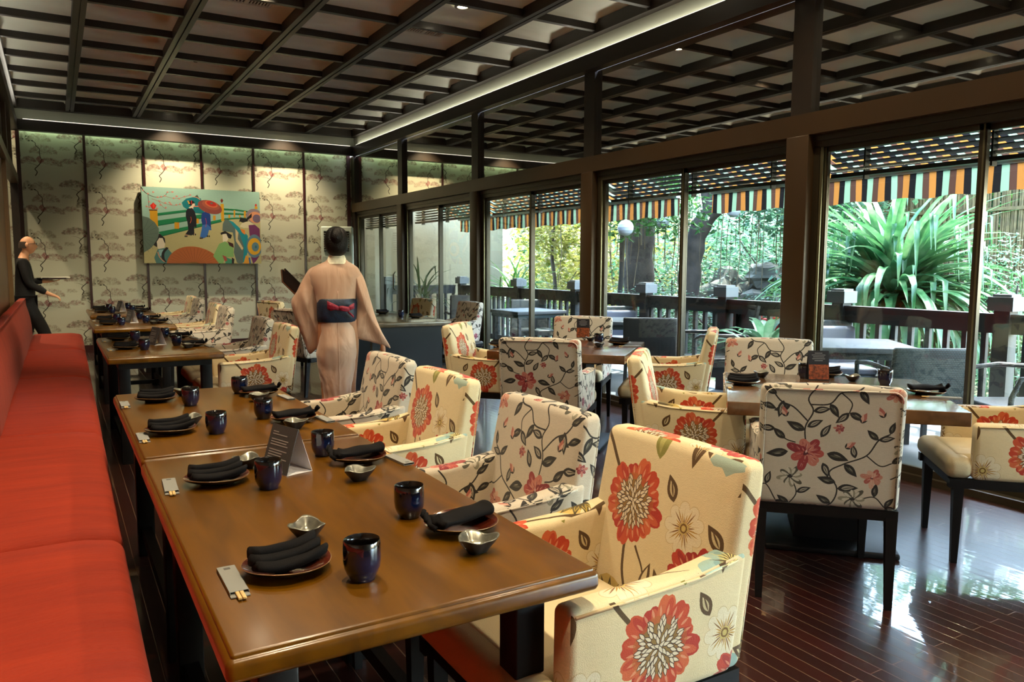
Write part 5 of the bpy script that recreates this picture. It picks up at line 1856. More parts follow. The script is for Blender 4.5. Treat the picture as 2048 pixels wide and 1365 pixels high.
# the man at the far end of the bench, facing right
mo = thing('person', 'balding man with glasses in a black suit, facing right behind the bench', 'person', (-.37, 12.2, 0), radians(-90))
pts = [(0, 0, .95, .085), (0, .01, 1.15, .09), (0, .0, 1.33, (.12, .09)), (0, .0, 1.44, .055), (0, .03, 1.50, .052), (0, .05, 1.56, .05)]
edges = [(0, 1), (1, 2), (2, 3), (3, 4), (4, 5)]
def arm_pts(sx, el, wr, hd, pn, curl):
    i_ = len(pts)
    pts.extend([(sx * .17, 0, 1.38, .052), (*el, .04), (*wr, .028)])
    edges.extend([(2, i_), (i_, i_ + 1), (i_ + 1, i_ + 2)])
    hand_chain(pts, edges, i_ + 2, wr, hd, pn, curl, 1.0, -sx)
arm_pts(1, (.21, .06, 1.09), (.19, .29, .95), (-.05, 1, -.35), (-.3, -.2, -1), .8)
arm_pts(-1, (-.21, .04, 1.12), (-.16, .26, 1.12), (.1, 1, .0), (0, 0, 1), .3)
LEGS = []
for sx, k_, a_ in ((1, .18, .30), (-1, .02, -.12)):
    i_ = len(pts)
    pts.extend([(sx * .07, 0, .88, .06), (sx * .09, k_, .50, .058), (sx * .09, a_, .10, .04), (sx * .09, a_ + .13, .04, .03)])
    edges.extend([(0, i_), (i_, i_ + 1), (i_ + 1, i_ + 2), (i_ + 2, i_ + 3)])
vs, fs = skin_mesh(pts, edges)
hv, hf = head_mesh((0, .065, 1.605), 1.0, 0, .02)
o_ = len(vs)
vs, fs = fuse(vs + hv, fs + [tuple(q + o_ for q in f) for f in hf], .0065)
MB().add(vs, fs, 0, True).build('body', M_skin2, mo)
M_suit = mat('black_suit_cloth', rgb(20, 18, 20), .8, bump=.3, bscale=60)
jp = [(0, 0, .70, (.165, .13)), (0, 0, .90, (.165, .13)), (0, .01, 1.10, (.155, .125)), (0, 0, 1.33, (.155, .115)), (0, 0, 1.42, (.08, .075)),
      (.18, 0, 1.38, .07), (.21, .06, 1.09, .055), (.193, .255, .97, .042), (-.18, 0, 1.38, .07), (-.21, .04, 1.12, .055), (-.165, .225, 1.12, .042)]
vs, fs = skin_mesh(jp, [(0, 1), (1, 2), (2, 3), (3, 4), (3, 5), (5, 6), (6, 7), (3, 8), (8, 9), (9, 10)])
MB().add(vs, fs, 0, True).build('jacket', M_suit, mo)
tp = [(0, 0, .92, .14)]
te = []
for sx, k_, a_ in ((1, .18, .30), (-1, .02, -.12)):
    i_ = len(tp)
    tp.extend([(sx * .09, 0, .84, .11), (sx * .09, k_, .50, .085), (sx * .09, a_, .11, .07)])
    te.extend([(0, i_), (i_, i_ + 1), (i_ + 1, i_ + 2)])
vs, fs = skin_mesh(tp, te)
MB().add(vs, fs, 0, True).build('trousers', M_suit, mo)
for sx, a_ in ((1, .30), (-1, -.12)):
    MB().rbox(sx * .09 - .05, sx * .09 + .05, a_ - .08, a_ + .20, 0, .09, r=.03, seg=2).build('shoe', M_black, mo)
g = MB()
for sx in (-1, 1):
    g.tube([(sx * .034 + .026 * cos(2 * pi * k / 14), .168, 1.622 + .016 * sin(2 * pi * k / 14)) for k in range(15)], .0028, 5, cap=False)
    g.tube([(sx * .06, .166, 1.626), (sx * .078, .12, 1.624), (sx * .080, .05, 1.618)], .0026, 5)
g.tube([(-.01, .170, 1.626), (.01, .170, 1.626)], .0026, 5)
g.build('glasses', M_black, mo)
rings = []
for j in range(6):
    z = 1.565 + .085 * j / 5
    rings.append(ellring(0, .052 - .002 * j / 5, z, .0775 - .008 * (j / 5) ** 2, .094 - .012 * (j / 5) ** 2, n=28))
hr = MB().loft(rings, cap=False)
hair = hr.build('hair', mat('cropped_dark_hair', rgb(70, 56, 46), .8), mo)
# keep only the sides and the back of the cropped hair
import bmesh
bmh = bmesh.new(); bmh.from_mesh(hair.data)
bmesh.ops.delete(bmh, geom=[v for v in bmh.verts if v.co.y > .055], context='VERTS')
bmh.to_mesh(hair.data); bmh.free()
tr = thing('tray', 'dark oval tray with a white folded cloth carried by the man in black', 'tray', (-.02, 12.36, 1.145), 0)
def oval(x, y, z):
    return (x * 1.25, y * .8, z)
MB().lathe([(.0, .0), (.13, .0), (.165, .012), (.17, .022), (.163, .020), (.128, .008), (.0, .008)], 32, fn=oval).build('tray_body', mat('dark_red_tray', rgb(50, 20, 20), .25, coat=.5), tr)
MB().rbox(-.16, .19, -.10, .10, .012, .034, r=.01, seg=2).build('folded_cloth', mat('white_cloth', rgb(226, 222, 206), .8), tr)
# ---------------------------------------------------------------- terrace furniture
def weave_mat(name, c0, c1, scale):
    m, nt, b = new_mat(name)
    N = nt.nodes.new
    L = nt.links.new
    tc = N('ShaderNodeTexCoord')
    w1 = N('ShaderNodeTexBrick')
    mp = N('ShaderNodeMapping'); mp.inputs['Rotation'].default_value = (pi / 2, 0, 0)
    L(tc.outputs['Object'], mp.inputs['Vector'])
    w1.inputs['Scale'].default_value = scale
    w1.inputs['Brick Width'].default_value = .5
    w1.inputs['Row Height'].default_value = .35
    w1.inputs['Mortar Size'].default_value = .06
    w1.inputs['Mortar Smooth'].default_value = .6
    w1.inputs['Color1'].default_value = c1; w1.inputs['Color2'].default_value = c1; w1.inputs['Mortar'].default_value = c0
    L(mp.outputs['Vector'], w1.inputs['Vector'])
    L(w1.outputs['Color'], b.inputs['Base Color'])
    b.inputs['Roughness'].default_value = .5
    bp = N('ShaderNodeBump'); bp.inputs['Strength'].default_value = .8; bp.inputs['Distance'].default_value = .006; bp.invert = True
    L(w1.outputs['Fac'], bp.inputs['Height']); L(bp.outputs['Normal'], b.inputs['Normal'])
    return m
M_wick = weave_mat('dark_green_wicker', orgb(22, 34, 34), orgb(76, 98, 96), 26)
M_wick2 = weave_mat('grey_wicker', orgb(60, 66, 70), orgb(130, 138, 142), 40)
M_cush = mat('grey_cushion', orgb(150, 158, 178), .8)

def wicker(name, label, m_, loc, rz, h=.86, arms=True, cushion=False):
    t = thing(name, label, 'chair', loc, rz)
    def rec(x, y, z):
        return (x, y - max(0, z - .4) * .16 - .03 * (1 - (x / .3) ** 2), z)
    MB().rbox(-.28, .28, -.28, -.23, .30, h, r=.02, seg=2, sub=5, fn=rec).build('backrest', m_, t)
    MB().rbox(-.28, .28, -.25, .27, .34, .42, r=.02, seg=2).build('seat', m_, t)
    if cushion:
        MB().rbox(-.26, .26, -.22, -.13, .44, h - .05, r=.03, seg=3, fn=rec).rbox(-.26, .26, -.2, .26, .42, .48, r=.025, seg=3).build('cushion', M_cush, t)
    if arms:
        for sx in (-1, 1):
            MB().tube([(sx * .29, -.27, .64), (sx * .31, 0, .655), (sx * .30, .22, .63), (sx * .28, .26, .5), (sx * .27, .26, .36)], .018, 8).build('armrest', m_, t)
    for sx in (-1, 1):
        for sy in (-1, 1):
            MB().bar((sx * .25, sy * .24, .36), (sx * .26, sy * .27, -.02), .035, .035).build('leg', M_rail, t)
    return t
wicker('patio_chair', 'dark green wicker chair just outside the glass, behind the nearest square table', M_wick, (5.42, 3.35, 0), radians(-32), .80, True)
wicker('patio_chair', 'grey wicker armchair at the right edge outside the window', M_wick2, (5.75, 2.72, 0), radians(58), .92, True)
wicker('patio_chair', 'wicker chair with a sunlit grey cushion by the terrace railing', M_wick, (6.02, 4.42, 0), radians(150), .86, False, True)
wicker('patio_chair', 'dark ribbed wicker chair outside behind the middle square table', weave_mat('black_brown_wicker', orgb(22, 22, 22), orgb(58, 54, 50), 30), (5.55, 6.42, 0), radians(-40), .82, False)
wicker('patio_chair', 'grey cushioned wicker chair beyond the small square terrace table', M_wick, (6.02, 7.55, 0), radians(150), .84, False, True)
wicker('patio_chair', 'pale grey terrace chair near the end wall, seen through the glass', M_wick2, (5.35, 10.4, 0), radians(-20), .92, True)
wicker('patio_chair', 'dark wicker chair by the railing beyond the brown column', M_wick, (6.05, 9.6, 0), radians(160), .84, False)
def patio_table(loc, rz, label, s_=.42):
    t = thing('patio_table', label, 'table', loc, rz)
    MB().rbox(-s_, s_, -s_, s_, .69, .735, r=.01, seg=2).build('tabletop', M_wick2, t)
    MB().box(-s_ + .03, s_ - .03, -s_ + .03, s_ - .03, .64, .69).build('apron', M_wick, t)
    for sx in (-1, 1):
        for sy in (-1, 1):
            MB().bar((sx * (s_ - .07), sy * (s_ - .07), .65), (sx * (s_ - .07), sy * (s_ - .07), -.02), .04, .04).build('leg', M_rail, t)
patio_table((5.62, 4.0, 0), radians(-40), 'dark terrace table beside the sunlit cushion')
patio_table((5.72, 7.02, 0), radians(-40), 'small square wicker table on the terrace behind the middle mullion', .38)
patio_table((5.70, 9.2, 0), radians(0), 'terrace table seen through the glass near the end wall', .40)
# black metal armchair, sideways
t = thing('metal_armchair', 'black metal armchair turned sideways on the terrace', 'chair', (6.0, 5.95, 0), radians(65))
MB().bar((-.22, -.30, .30), (-.22, -.42, .95), .05, .03).bar((.22, -.30, .30), (.22, -.42, .95), .05, .03).bar((-.22, -.42, .93), (.22, -.42, .93), .04, .03).build('back_frame', M_black, t)
MB().add([(-.2, -.31, .36), (.2, -.31, .36), (.2, -.41, .9), (-.2, -.41, .9), (-.2, -.325, .36), (.2, -.325, .36), (.2, -.425, .9), (-.2, -.425, .9)], [(0, 3, 2, 1), (4, 5, 6, 7), (0, 1, 5, 4), (3, 7, 6, 2), (0, 4, 7, 3), (1, 2, 6, 5)]).build('backrest', M_wick, t)
MB().rbox(-.23, .23, -.30, .26, .36, .40, r=.01, seg=2).build('seat', M_black, t)
for sx in (-1, 1):
    MB().tube([(sx * .27, -.34, -.02), (sx * .27, -.34, .60), (sx * .27, -.28, .64), (sx * .27, .22, .64), (sx * .27, .28, .60), (sx * .27, .28, -.02)], .02, 8).bar((sx * .27, -.34, .3), (sx * .27, .28, .3), .03, .03).build('armrest', M_black, t)

# ---------------------------------------------------------------- the garden
M_ground = mat('garden_soil', orgb(120, 124, 92), .9, var=.5, vscale=2)
struct(MB().box(6.75, 24, -8, 30, -.4, -.10).build('ground_garden', M_ground))
GR = leaf_mat('fresh_green_leaf', [rgb(52, 110, 50), rgb(96, 160, 74), rgb(150, 200, 110)], .5)
GD = leaf_mat('deep_green_leaf', [rgb(30, 76, 40), rgb(56, 112, 60), rgb(96, 150, 90)], .4)
GY = leaf_mat('yellow_green_leaf', [rgb(140, 166, 50), rgb(206, 204, 96), rgb(240, 226, 160)], .55)
GM = leaf_mat('mint_green_leaf', [rgb(90, 160, 110), rgb(140, 200, 150), rgb(196, 232, 196)], .5)
GS = leaf_mat('strap_leaf', [rgb(60, 130, 70), rgb(110, 176, 110), rgb(170, 214, 150)], .35, rough=.3)
M_bark = mat('grey_brown_bark', orgb(92, 76, 64), .85, bump=.8, bscale=18, var=.35, vscale=9)
M_root = mat('dry_hanging_root', orgb(150, 124, 84), .8, var=.3, vscale=8)

def leaf_cloud(n, rx, ry, rz, size, seed, droop=.4, shell=.0, pinn=False):
    """n leaves in an ellipsoid, each a folded pointed blade"""
    R_ = np.random.RandomState(seed)
    vs, fs = [], []
    for k in range(n):
        while True:
            p = R_.uniform(-1, 1, 3)
            q = (p ** 2).sum()
            if q < 1 and q > shell:
                break
        c = p * [rx, ry, rz]
        a = R_.uniform(0, 2 * pi)
        el = R_.uniform(-droop - .5, .5)
        d = Vector((cos(a) * cos(el), sin(a) * cos(el), sin(el)))
        s_ = d.cross(Vector((0, 0, 1)))
        s_ = (s_.normalized() if s_.length > .01 else Vector((1, 0, 0)))
        tw = R_.uniform(-.7, .7)
        u = d.cross(s_)
        s_ = s_ * cos(tw) + u * sin(tw)
        u = d.cross(s_)
        L_ = size * R_.uniform(.6, 1.3); w = L_ * .22
        C_ = Vector(c)
        o = len(vs)
        for q in (C_, C_ + d * L_ * .45 + s_ * w + u * w * .35, C_ + d * L_ - u * L_ * .12, C_ + d * L_ * .45 - s_ * w + u * w * .35, C_ + d * L_ * .5):
            vs.append(tuple(q))
        fs += [(o, o + 1, o + 4), (o + 1, o + 2, o + 4), (o + 2, o + 3, o + 4), (o + 3, o, o + 4)]
    return vs, fs

CROWN = {}
def crown_mesh(kind, m_):
    key = (kind, m_.name)
    if key not in CROWN:
        n, size, seed, dr, sh = {'fine': (2600, .075, 1, .3, .0), 'mid': (1700, .12, 2, .6, .0), 'big': (420, .26, 3, .8, .0), 'broad': (1100, .17, 4, .5, .05)}[kind]
        vs, fs = leaf_cloud(n, 1, 1, 1, size, seed, dr, sh)
        me = bpy.data.meshes.new('foliage')
        me.from_pydata(vs, [], fs)
        me.materials.append(m_)
        CROWN[key] = me
    return CROWN[key]
def shrub(label, loc, s3, kind, m_, cat='shrub', name='shrub', rz=0.0, group=None, stem=True, th=.03):
    t = thing(name, label, cat, loc, rz, group)
    f = bpy.data.objects.new('foliage', crown_mesh(kind, m_))
    COL.objects.link(f); f.parent = t
    k = (s3[0] + s3[1] + s3[2]) / 3
    f.scale = s3
    f.location = (0, 0, s3[2] * .92)
    if stem:
        m = MB()
        for q in range(4):
            a = q * 1.6 + rz
            m.tube([(.03 * cos(a), .03 * sin(a), -.12), (s3[0] * .3 * cos(a), s3[1] * .3 * sin(a), s3[2] * .7), (s3[0] * .6 * cos(a + .4), s3[1] * .6 * sin(a + .4), s3[2] * 1.3)], [th, th * .7, th * .3], 6)
        m.build('stems', M_bark, t)
    return t
def tree(label, base, pts_, radii, crowns, m_, name='tree', roots=0, seed=5):
    t = thing(name, label, 'tree', (base[0], base[1], 0))
    m = MB()
    P = [np.array(p) - np.array([base[0], base[1], 0]) for p in pts_]
    Q = smooth_line(P, 5)
    R_ = [radii[0] + (radii[1] - radii[0]) * i / (len(Q) - 1) for i in range(len(Q))]
    R_ = [r * (1 + .10 * sin(i * 1.7)) for i, r in enumerate(R_)]
    m.tube([tuple(q) for q in Q], R_, 14)
    rr = random.Random(seed)
    for (cx, cy, cz, s_, kd) in crowns:
        e = np.array([cx - base[0], cy - base[1], cz])
        a = Q[int(len(Q) * .7)]
        mid = (a + e) / 2 + np.array([0, 0, .15])
        m.tube([tuple(p) for p in smooth_line([a, mid, e], 4)], [radii[1] * .6 * (1 - .07 * k) for k in range(9)], 7)
    m.build('trunk', M_bark, t)
    for (cx, cy, cz, s_, kd) in crowns:
        f = bpy.data.objects.new('crown', crown_mesh(kd, m_))
        COL.objects.link(f); f.parent = t
        f.scale = (s_, s_, s_ * .7); f.location = (cx - base[0], cy - base[1], cz)
        f.rotation_euler = (0, 0, rr.uniform(0, 6))
    if roots:
        h = MB()
        for k in range(roots):
            x, y = rr.uniform(-1.2, 1.2), rr.uniform(-1.2, 1.2)
            z1 = rr.uniform(2.1, 3.2); z0 = z1 - rr.uniform(.6, 1.7)
            h.tube([(x, y, z1), (x + rr.uniform(-.05, .05), y, (z0 + z1) / 2), (x + rr.uniform(-.06, .06), y, z0)], rr.uniform(.004, .011), 4, cap=False)
        h.build('hanging_roots', M_root, t)
    return t

tree('old tree with a thick dark trunk behind the round white lantern', (9.05, 10.75), [(9.05, 10.75, -.2), (9.02, 10.75, .6), (8.98, 10.72, 1.5), (9.0, 10.7, 2.4), (9.1, 10.8, 3.4)], (.30, .22),
     [(9.3, 10.4, 3.6, 1.5, 'mid'), (8.4, 11.2, 3.5, 1.1, 'broad'), (9.6, 11.6, 3.2, 1.2, 'mid')], GR, roots=26)
tree('old tree with a leaning forked trunk beside the second mullion', (9.2, 9.68), [(9.2, 9.68, -.2), (9.18, 9.66, .7), (9.2, 9.62, 1.4), (9.24, 9.5, 1.95), (9.36, 9.2, 2.4), (9.7, 8.6, 3.4)], (.21, .13),
     [(10.2, 8.2, 3.7, 1.5, 'mid'), (9.8, 7.4, 3.3, 1.2, 'broad'), (9.3, 9.9, 3.9, 1.1, 'mid')], GD, roots=40, seed=9)
tree('slim young tree with yellow green leaves beside the end wall', (8.9, 13.4), [(8.9, 13.4, -.2), (8.95, 13.35, .9), (8.9, 13.4, 1.6), (9.05, 13.5, 2.6)], (.05, .03),
     [(9.0, 13.4, 2.4, 1.1, 'big'), (9.5, 14.0, 1.7, 1.0, 'big'), (8.6, 13.0, 2.0, .6, 'big')], GY)
tree('big leaved tree hanging over the far awning', (8.1, 10.3), [(8.1, 10.3, -.2), (8.2, 10.25, 1.0), (8.1, 10.1, 2.0), (8.0, 9.9, 2.9)], (.045, .03),
     [(7.9, 9.75, 2.3, .75, 'big'), (8.2, 9.0, 2.2, .6, 'big')], GR, seed=4)
tree('leafy tree with drooping twigs above the rocks', (11.2, 8.8), [(11.2, 8.8, -.2), (11.1, 8.7, 1.5), (10.8, 8.5, 2.6), (10.4, 8.2, 3.4)], (.12, .08),
     [(10.2, 8.5, 2.5, 1.0, 'broad'), (10.6, 7.6, 2.7, 1.1, 'broad'), (10.9, 9.3, 2.9, 1.0, 'broad')], GM, roots=30, seed=6)
tree('spreading tree beyond the bamboo fence', (14.5, 6.0), [(14.5, 6, -.2), (14.4, 6, 1.8), (14.2, 6.1, 3.4)], (.2, .14),
     [(14.0, 6.4, 3.8, 1.9, 'broad'), (13.6, 4.5, 3.7, 1.5, 'broad'), (14.2, 8.2, 3.9, 1.8, 'broad')], GR, seed=8)
SH = [('bright green bush in the garden between the two trunks', (10.6, 11.2, 0), (1.3, 1.3, .9), 'fine', GM),
      ('pale yellow green bush at the end wall corner', (9.6, 14.2, 0), (1.5, 1.2, .95), 'mid', GY),
      ('sunlit yellow bush behind the slim young tree', (11.3, 16.2, 0), (2.0, 1.8, 1.5), 'mid', GY),
      ('tall yellow green shrub far behind the terrace table', (12.2, 14.2, 0), (1.7, 1.6, 1.5), 'broad', GY),
      ('low clipped green bush directly behind the railing posts', (8.4, 9.6, 0), (1.0, 1.3, .55), 'fine', GM),
      ('low dark bush at the foot of the leaning tree', (8.5, 8.0, 0), (.9, 1.0, .52), 'mid', GD),
      ('rounded white green bush at the right edge of the photo', (8.9, 4.25, 0), (.75, .8, .92), 'fine', GM),
      ('leafy green shrub left of the strap leaved plant', (9.0, 6.9, 0), (.8, .8, .75), 'mid', GR),
      ('big green shrub behind the rocks', (12.6, 10.2, 0), (1.9, 1.9, 1.45), 'mid', GM),
      ('deep green shrub behind the strap leaved plant', (10.8, 6.6, 0), (1.2, 1.2, 1.0), 'mid', GD),
      ('tall green shrub behind the thick trunk', (11.6, 12.4, 0), (1.6, 1.6, 1.5), 'mid', GM),
      ('dark green shrub in front of the bamboo fence', (10.4, 4.4, 0), (.9, .9, .5), 'fine', GR),
      ('green shrub far right beyond the rounded bush', (10.6, 2.6, 0), (1.3, 1.3, 1.0), 'mid', GR),
      ('pale shrub in the distance between trunk and mullion', (14.2, 12.0, 0), (2.2, 2.2, 1.9), 'mid', GM),
      ('dense shrub at the back of the garden', (14.8, 9.4, 0), (2.0, 2.0, 2.0), 'mid', GR),
      ('bushy shrub at the far left of the garden', (13.6, 18.0, 0), (2.6, 2.4, 2.3), 'broad', GY),
      ('small bright bush by the railing next to the end wall', (7.5, 11.9, 0), (.5, .7, .48), 'mid', GR)]
SH += [('leafy shrub between the rocks and the brown column', (10.2, 7.6, 0), (1.0, 1.0, .95), 'mid', GM)]
for i_, (lb, loc, s3, kd, m_) in enumerate(SH):
    shrub(lb, loc, s3, kd, m_, rz=i_ * 1.3)

M_hedge = mat('dark_hedge_green', orgb(70, 120, 70), .9, var=.6, vscale=3, bump=1.0, bscale=3)
def hedge(label, x, y0, y1, h, seed):
    t = thing('hedge', label, 'hedge', (x, (y0 + y1) / 2, 0))
    hl = (y1 - y0) / 2
    def f(a, b, c):
        k = .22 * sin(b * 2.1 + seed) * sin(c * 2.7 + b) + .12 * sin(b * 5.3 + c * 4.1)
        return (a + k, b, c + .18 * sin(b * 3.1 + a + seed))
    MB().rbox(-.7, .7, -hl, hl, -.1, h, r=.5, seg=3, sub=24, fn=f).build('hedge_mass', M_hedge, t)
    vs, fs = leaf_cloud(5200, .95, 1, 1, .26, seed, .5, .0)
    R2 = np.random.RandomState(seed + 50)
    n5 = len(vs) // 5
    out = []
    for k in range(n5):
        c_ = vs[k * 5]
        nx, ny, nz = R2.uniform(-1.05, -.55), R2.uniform(-hl, hl), R2.uniform(0, h + .3)
        for q in range(5):
            p = vs[k * 5 + q]
            out.append((p[0] - c_[0] + nx, p[1] - c_[1] + ny, p[2] - c_[2] + nz))
    MB().add(out, fs).build('foliage', GR if seed % 2 else GD, t)
hedge('tall clipped hedge closing the garden behind the trunks', 19.2, 10.5, 19.0, 5.2, 3)
hedge('tall hedge closing the garden behind the rocks', 18.6, 2.0, 10.2, 5.0, 4)
hedge('hedge closing the far left of the garden', 17.5, 19.5, 28.0, 5.2, 5)

# strap leaved plant: hundreds of long blades arching and folding over
def strap_plant(name, label, loc, n, L0, L1, w, m_, seed, fold=.5, z0=.1, up=.15, cat='plant', trunk=True):
    t = thing(name, label, cat, loc)
    R_ = random.Random(seed)
    m = MB()
    for k in range(n):
        a = R_.uniform(0, 2 * pi)
        el = R_.uniform(up, 1.45)
        L_ = R_.uniform(L0, L1)
        d = Vector((cos(a), sin(a), 0))
        p = Vector((R_.uniform(-.12, .12), R_.uniform(-.12, .12), z0 + R_.uniform(0, .35)))
        brk = R_.uniform(.45, .75) if R_.random() < fold else 2.0
        ang = el
        s_ = Vector((-sin(a), cos(a), 0))
        prevL = None
        segs = 9
        vs, fs = [], []
        for i in range(segs + 1):
            u = i / segs
            ww = w * (.6 + .8 * u if u < .25 else (1.0 - .95 * ((u - .25) / .75) ** 2)) * .5
            nrm = Vector((-sin(ang) * d.x, -sin(ang) * d.y, cos(ang)))
            vs += [tuple(p - s_ * ww + nrm * ww * .35), tuple(p), tuple(p + s_ * ww + nrm * ww * .35)]
            step = L_ / segs
            p = p + (d * cos(ang) + Vector((0, 0, 1)) * sin(ang)) * step
            if u > brk:
                ang = -1.45
            else:
                ang -= .10 + .10 * (1.5 - el)
        for i in range(segs):
            o = i * 3
            fs += [(o, o + 1, o + 4, o + 3), (o + 1, o + 2, o + 5, o + 4)]
        m.add(vs, fs, 0, True)
    m.build('leaves', m_, t)
    if trunk:
        MB().tube([(0, 0, -.1), (.02, .01, z0 + .2)], .09, 10).build('stem', M_bark, t)
    return t
strap_plant('pandanus', 'big plant of long folded strap leaves behind the terrace railing', (8.15, 5.28, 0), 380, 1.1, 2.0, .095, GS, 12, .6, .75, .05)
strap_plant('pandanus', 'smaller clump of strap leaves between the big one and the brown column', (8.6, 6.3, 0), 120, .8, 1.3, .06, GS, 15, .35, .4, .1)
strap_plant('strap_leaf_plant', 'spiky strap leaved plant outside the glass door', (5.35, 12.0, 0), 46, .5, .85, .04, GD, 21, .15, .55, .4)
strap_plant('strap_leaf_plant', 'arching palm like plant on the terrace by the end wall', (6.75, 11.3, 0), 60, .7, 1.1, .045, GR, 23, .2, .55, .3)
strap_plant('strap_leaf_plant', 'low spiky plant at the foot of the railing beside the potted plant', (7.0, 5.6, 0), 40, .25, .4, .03, GM, 25, .1, .0, .3)
# potted plant with long hanging leaves by the column
pp = thing('potted_plant', 'potted plant with broad drooping leaves by the bronze column', 'plant', (5.72, 4.98, 0))
MB().lathe([(.0, -.02), (.12, -.02), (.16, .40), (.17, .42), (.15, .42), (.14, .36), (.0, .36)], 20).build('pot', mat('dark_blue_grey_pot', rgb(44, 54, 62), .5), pp)
R_ = random.Random(31)
m = MB()
for k in range(44):
    a = R_.uniform(0, 2 * pi); el = R_.uniform(.7, 1.5); p = Vector((0, 0, .38))
    d = Vector((cos(a), sin(a), 0)); s_ = Vector((-sin(a), cos(a), 0)); ang = el
    L_ = R_.uniform(.45, .75); vs, fs = [], []
    for i in range(9):
        u = i / 8
        ww = .004 if u < .3 else .042 * sin(pi * (u - .25) / .76)
        vs += [tuple(p - s_ * ww), tuple(p - Vector((0, 0, .01))), tuple(p + s_ * ww)]
        p = p + (d * cos(ang) + Vector((0, 0, 1)) * sin(ang)) * L_ / 8
        ang -= .30 if u > .3 else .05
    for i in range(8):
        o = i * 3
        fs += [(o, o + 1, o + 4, o + 3), (o + 1, o + 2, o + 5, o + 4)]
    m.add(vs, fs, 0, True)
m.build('leaves', GM, pp)

# rocks, fence, lanterns, little bridge
M_rock = mat('weathered_rock', orgb(150, 146, 134), .85, bump=1.0, bscale=6, var=.35, vscale=4)
def rock(loc, s3, seed, label):
    R2 = np.random.RandomState(seed)
    f = R2.uniform(1.5, 3.5, 6); ph = R2.uniform(0, 6, 6)
    vs, fs = [], []
    n1, n2 = 14, 20
    for i in range(n1 + 1):
        p1 = -pi / 2 + pi * i / n1
        for k in range(n2):
            t = 2 * pi * k / n2
            x, y, z = cos(p1) * cos(t), cos(p1) * sin(t), sin(p1)
            r = 1 + .14 * sin(f[0] * x * 2 + ph[0]) + .12 * sin(f[1] * y * 2.5 + ph[1]) + .12 * sin(f[2] * z * 3 + ph[2]) + .06 * sin(8 * x + 7 * z + ph[3])
            r = round(r * 9) / 9 * .5 + r * .5
            vs.append((x * r * s3[0], y * r * s3[1], z * r * s3[2]))
    for i in range(n1):
        for k in range(n2):
            a, b = i * n2 + k, i * n2 + (k + 1) % n2
            fs.append((a, b, b + n2, a + n2))
    tag(MB().add(vs, fs, 0, False).build('rock', M_rock, loc=loc, rz=seed * .7), label, 'rock', 'weathered rocks of the garden mound')
for k, (loc, s3, lb) in enumerate([((10.9, 10.4, .75), (.55, .5, .5), 'pale rock in the mound beside the leaning tree'), ((11.0, 9.5, 1.15), (.42, .4, .28), 'large flat topped rock high in the mound'),
                                 ((11.1, 9.0, .75), (.5, .4, .3), 'broad pale rock low in the mound'), ((10.9, 9.9, .45), (.8, .6, .5), 'long rock at the foot of the mound'),
                                 ((11.5, 10.0, .9), (.4, .5, .4), 'rock at the back of the mound'), ((8.3, 3.6, .15), (.3, .3, .25), 'small sunlit rock beside the rounded bush')]):
    rock(loc, s3, k + 3, lb)
M_bamb = mat('dry_bamboo', orgb(176, 146, 92), .7, var=.35, vscale=12)
fn_ = thing('bamboo_fence', 'tall screen of dry bamboo canes at the back of the garden', 'fence', (0, 0, 0))
m = MB()
R_ = random.Random(77)
y = 1.0
while y < 8.2:
    m.tube([(11.9 + R_.uniform(-.03, .03), y, -.1), (11.9 + R_.uniform(-.03, .03), y + R_.uniform(-.02, .02), R_.uniform(2.9, 3.2))], R_.uniform(.012, .02), 5, cap=False)
    y += R_.uniform(.014, .024)
m.build('canes', M_bamb, fn_)
MB().bar((11.86, 1, .9), (11.86, 8.2, .9), .03, .05).bar((11.86, 1, 2.2), (11.86, 8.2, 2.2), .03, .05).build('cross_rails', M_bamb, fn_)
M_globe = mat('white_paper_lantern', orgb(232, 236, 240), .6)
for k, (loc, r, lb) in enumerate([((7.1, 8.78, 1.90), .115, 'round white lantern on a dark arm left of the second mullion'), ((8.0, 9.0, 2.02), .095, 'round ribbed white lantern right of the first one'),
                                ((8.6, 8.15, 2.17), .10, 'faint round lantern among the leaves right of the mullion'), ((8.6, 7.35, 2.26), .09, 'round lantern half behind the awning valance')]):
    t = thing('lantern', lb, 'lantern', loc)
    MB().lathe([(max(.001, r * cos(p)), r * sin(p) * (1 + .01 * (i % 2))) for i, p in enumerate([-pi / 2 + pi * j / 18 for j in range(19)])], 24).build('globe', M_globe, t)
    ri = MB()
    for j in range(1, 8):
        p = -pi / 2 + pi * j / 8
        ri.tube([(r * 1.005 * cos(p) * cos(2 * pi * q / 24), r * 1.005 * cos(p) * sin(2 * pi * q / 24), r * 1.005 * sin(p)) for q in range(25)], .002, 4, cap=False)
    ri.tube([(0, 0, r), (0, 0, r + (2.9 - loc[2]))], .004, 4)
    ri.build('ribs_and_cord', M_mark, t)
M_redp = mat('red_painted_wood', rgb(196, 40, 36), .5)
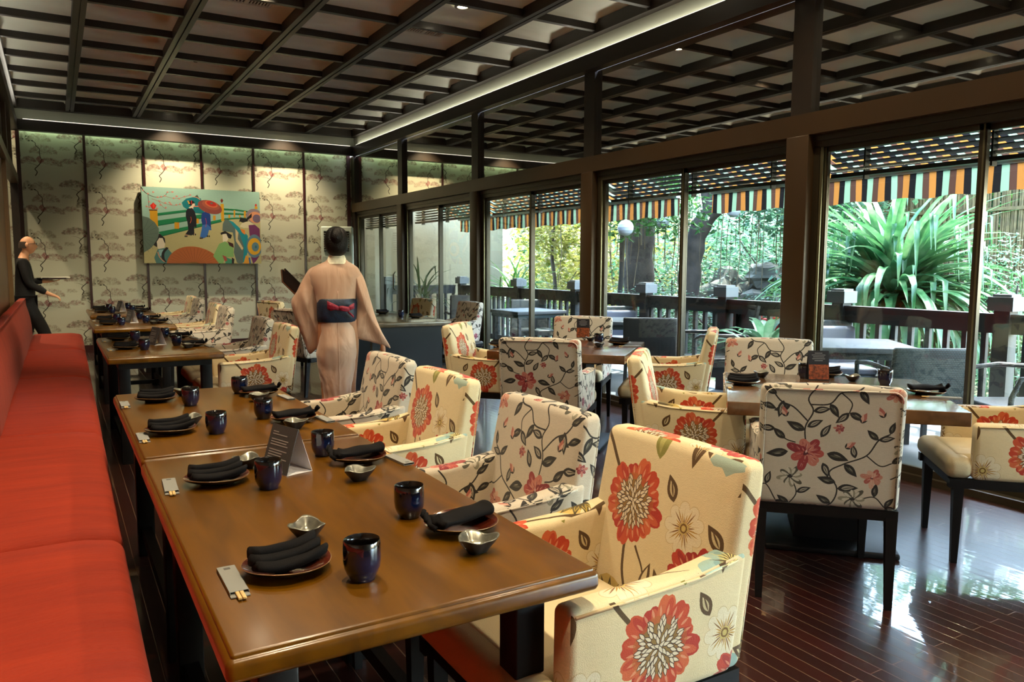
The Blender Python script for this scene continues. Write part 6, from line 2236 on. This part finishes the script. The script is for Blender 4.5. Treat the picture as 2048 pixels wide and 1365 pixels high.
br = thing('garden_bridge', 'small red painted garden bridge behind the terrace railing', 'bridge', (8.1, 7.1, 0), radians(65))
for s_ in (-.3, .3):
    MB().tube([(-.8, s_, .50), (-.3, s_, .60), (.3, s_, .60), (.8, s_, .50)], .03, 8).tube([(-.8, s_, .22), (-.3, s_, .32), (.3, s_, .32), (.8, s_, .22)], .022, 8).build('handrail', M_redp, br)
    for x in (-.8, -.27, .27, .8):
        MB().box(x - .035, x + .035, s_ - .035, s_ + .035, -.1, .72 if abs(x) > .5 else .66).build('post', M_redp, br)
MB().box(-.8, .8, -.28, .28, .02, .08).build('deck', M_bark, br)
gc = MB()
vs, fs = leaf_cloud(3000, 2.6, 5.5, .16, .13, 41, .1)
g_ = MB().add(vs, fs).build('ground_cover', GM, loc=(9.4, 7.5, .02))
tag(g_, 'low green plants covering the garden ground', 'ground cover', kind='stuff')

GROUPS = {'tea_cup': 'tea cups laid on the tables', 'plate': 'dark plates laid on the tables', 'napkin': 'black napkins folded on the plates', 'sauce_dish': 'sauce dishes on the tables',
          'chopsticks': 'chopsticks in paper sleeves', 'tent_card': 'tent cards on the long tables', 'menu_card': 'black menu cards on the square tables', 'dining_armchair': 'floral dining armchairs',
          'dining_table': 'dining tables', 'window_blind': 'slatted blinds outside the windows', 'awning': 'striped awnings over the terrace', 'deck_railing': 'railings of the terrace',
          'shrub': 'shrubs in the garden', 'tree': 'trees in the garden', 'lantern': 'round lanterns in the garden', 'patio_chair': 'wicker chairs on the terrace', 'patio_table': 'tables on the terrace',
          'hedge': 'hedges at the back of the garden', 'pandanus': 'strap leaved plants in the garden', 'strap_leaf_plant': 'spiky strap leaved plants', 'ceiling_vent': 'air vents in the ceiling',
          'sprinkler': 'sprinkler heads in the ceiling', 'downlight': 'downlights in the ceiling panels'}
for o in bpy.data.objects:
    if o.parent is None and 'category' in o and 'group' not in o:
        k = o.name.split('.')[0]
        if k in GROUPS:
            o['group'] = GROUPS[k]
    if 'placed' in o:
        del o['placed']
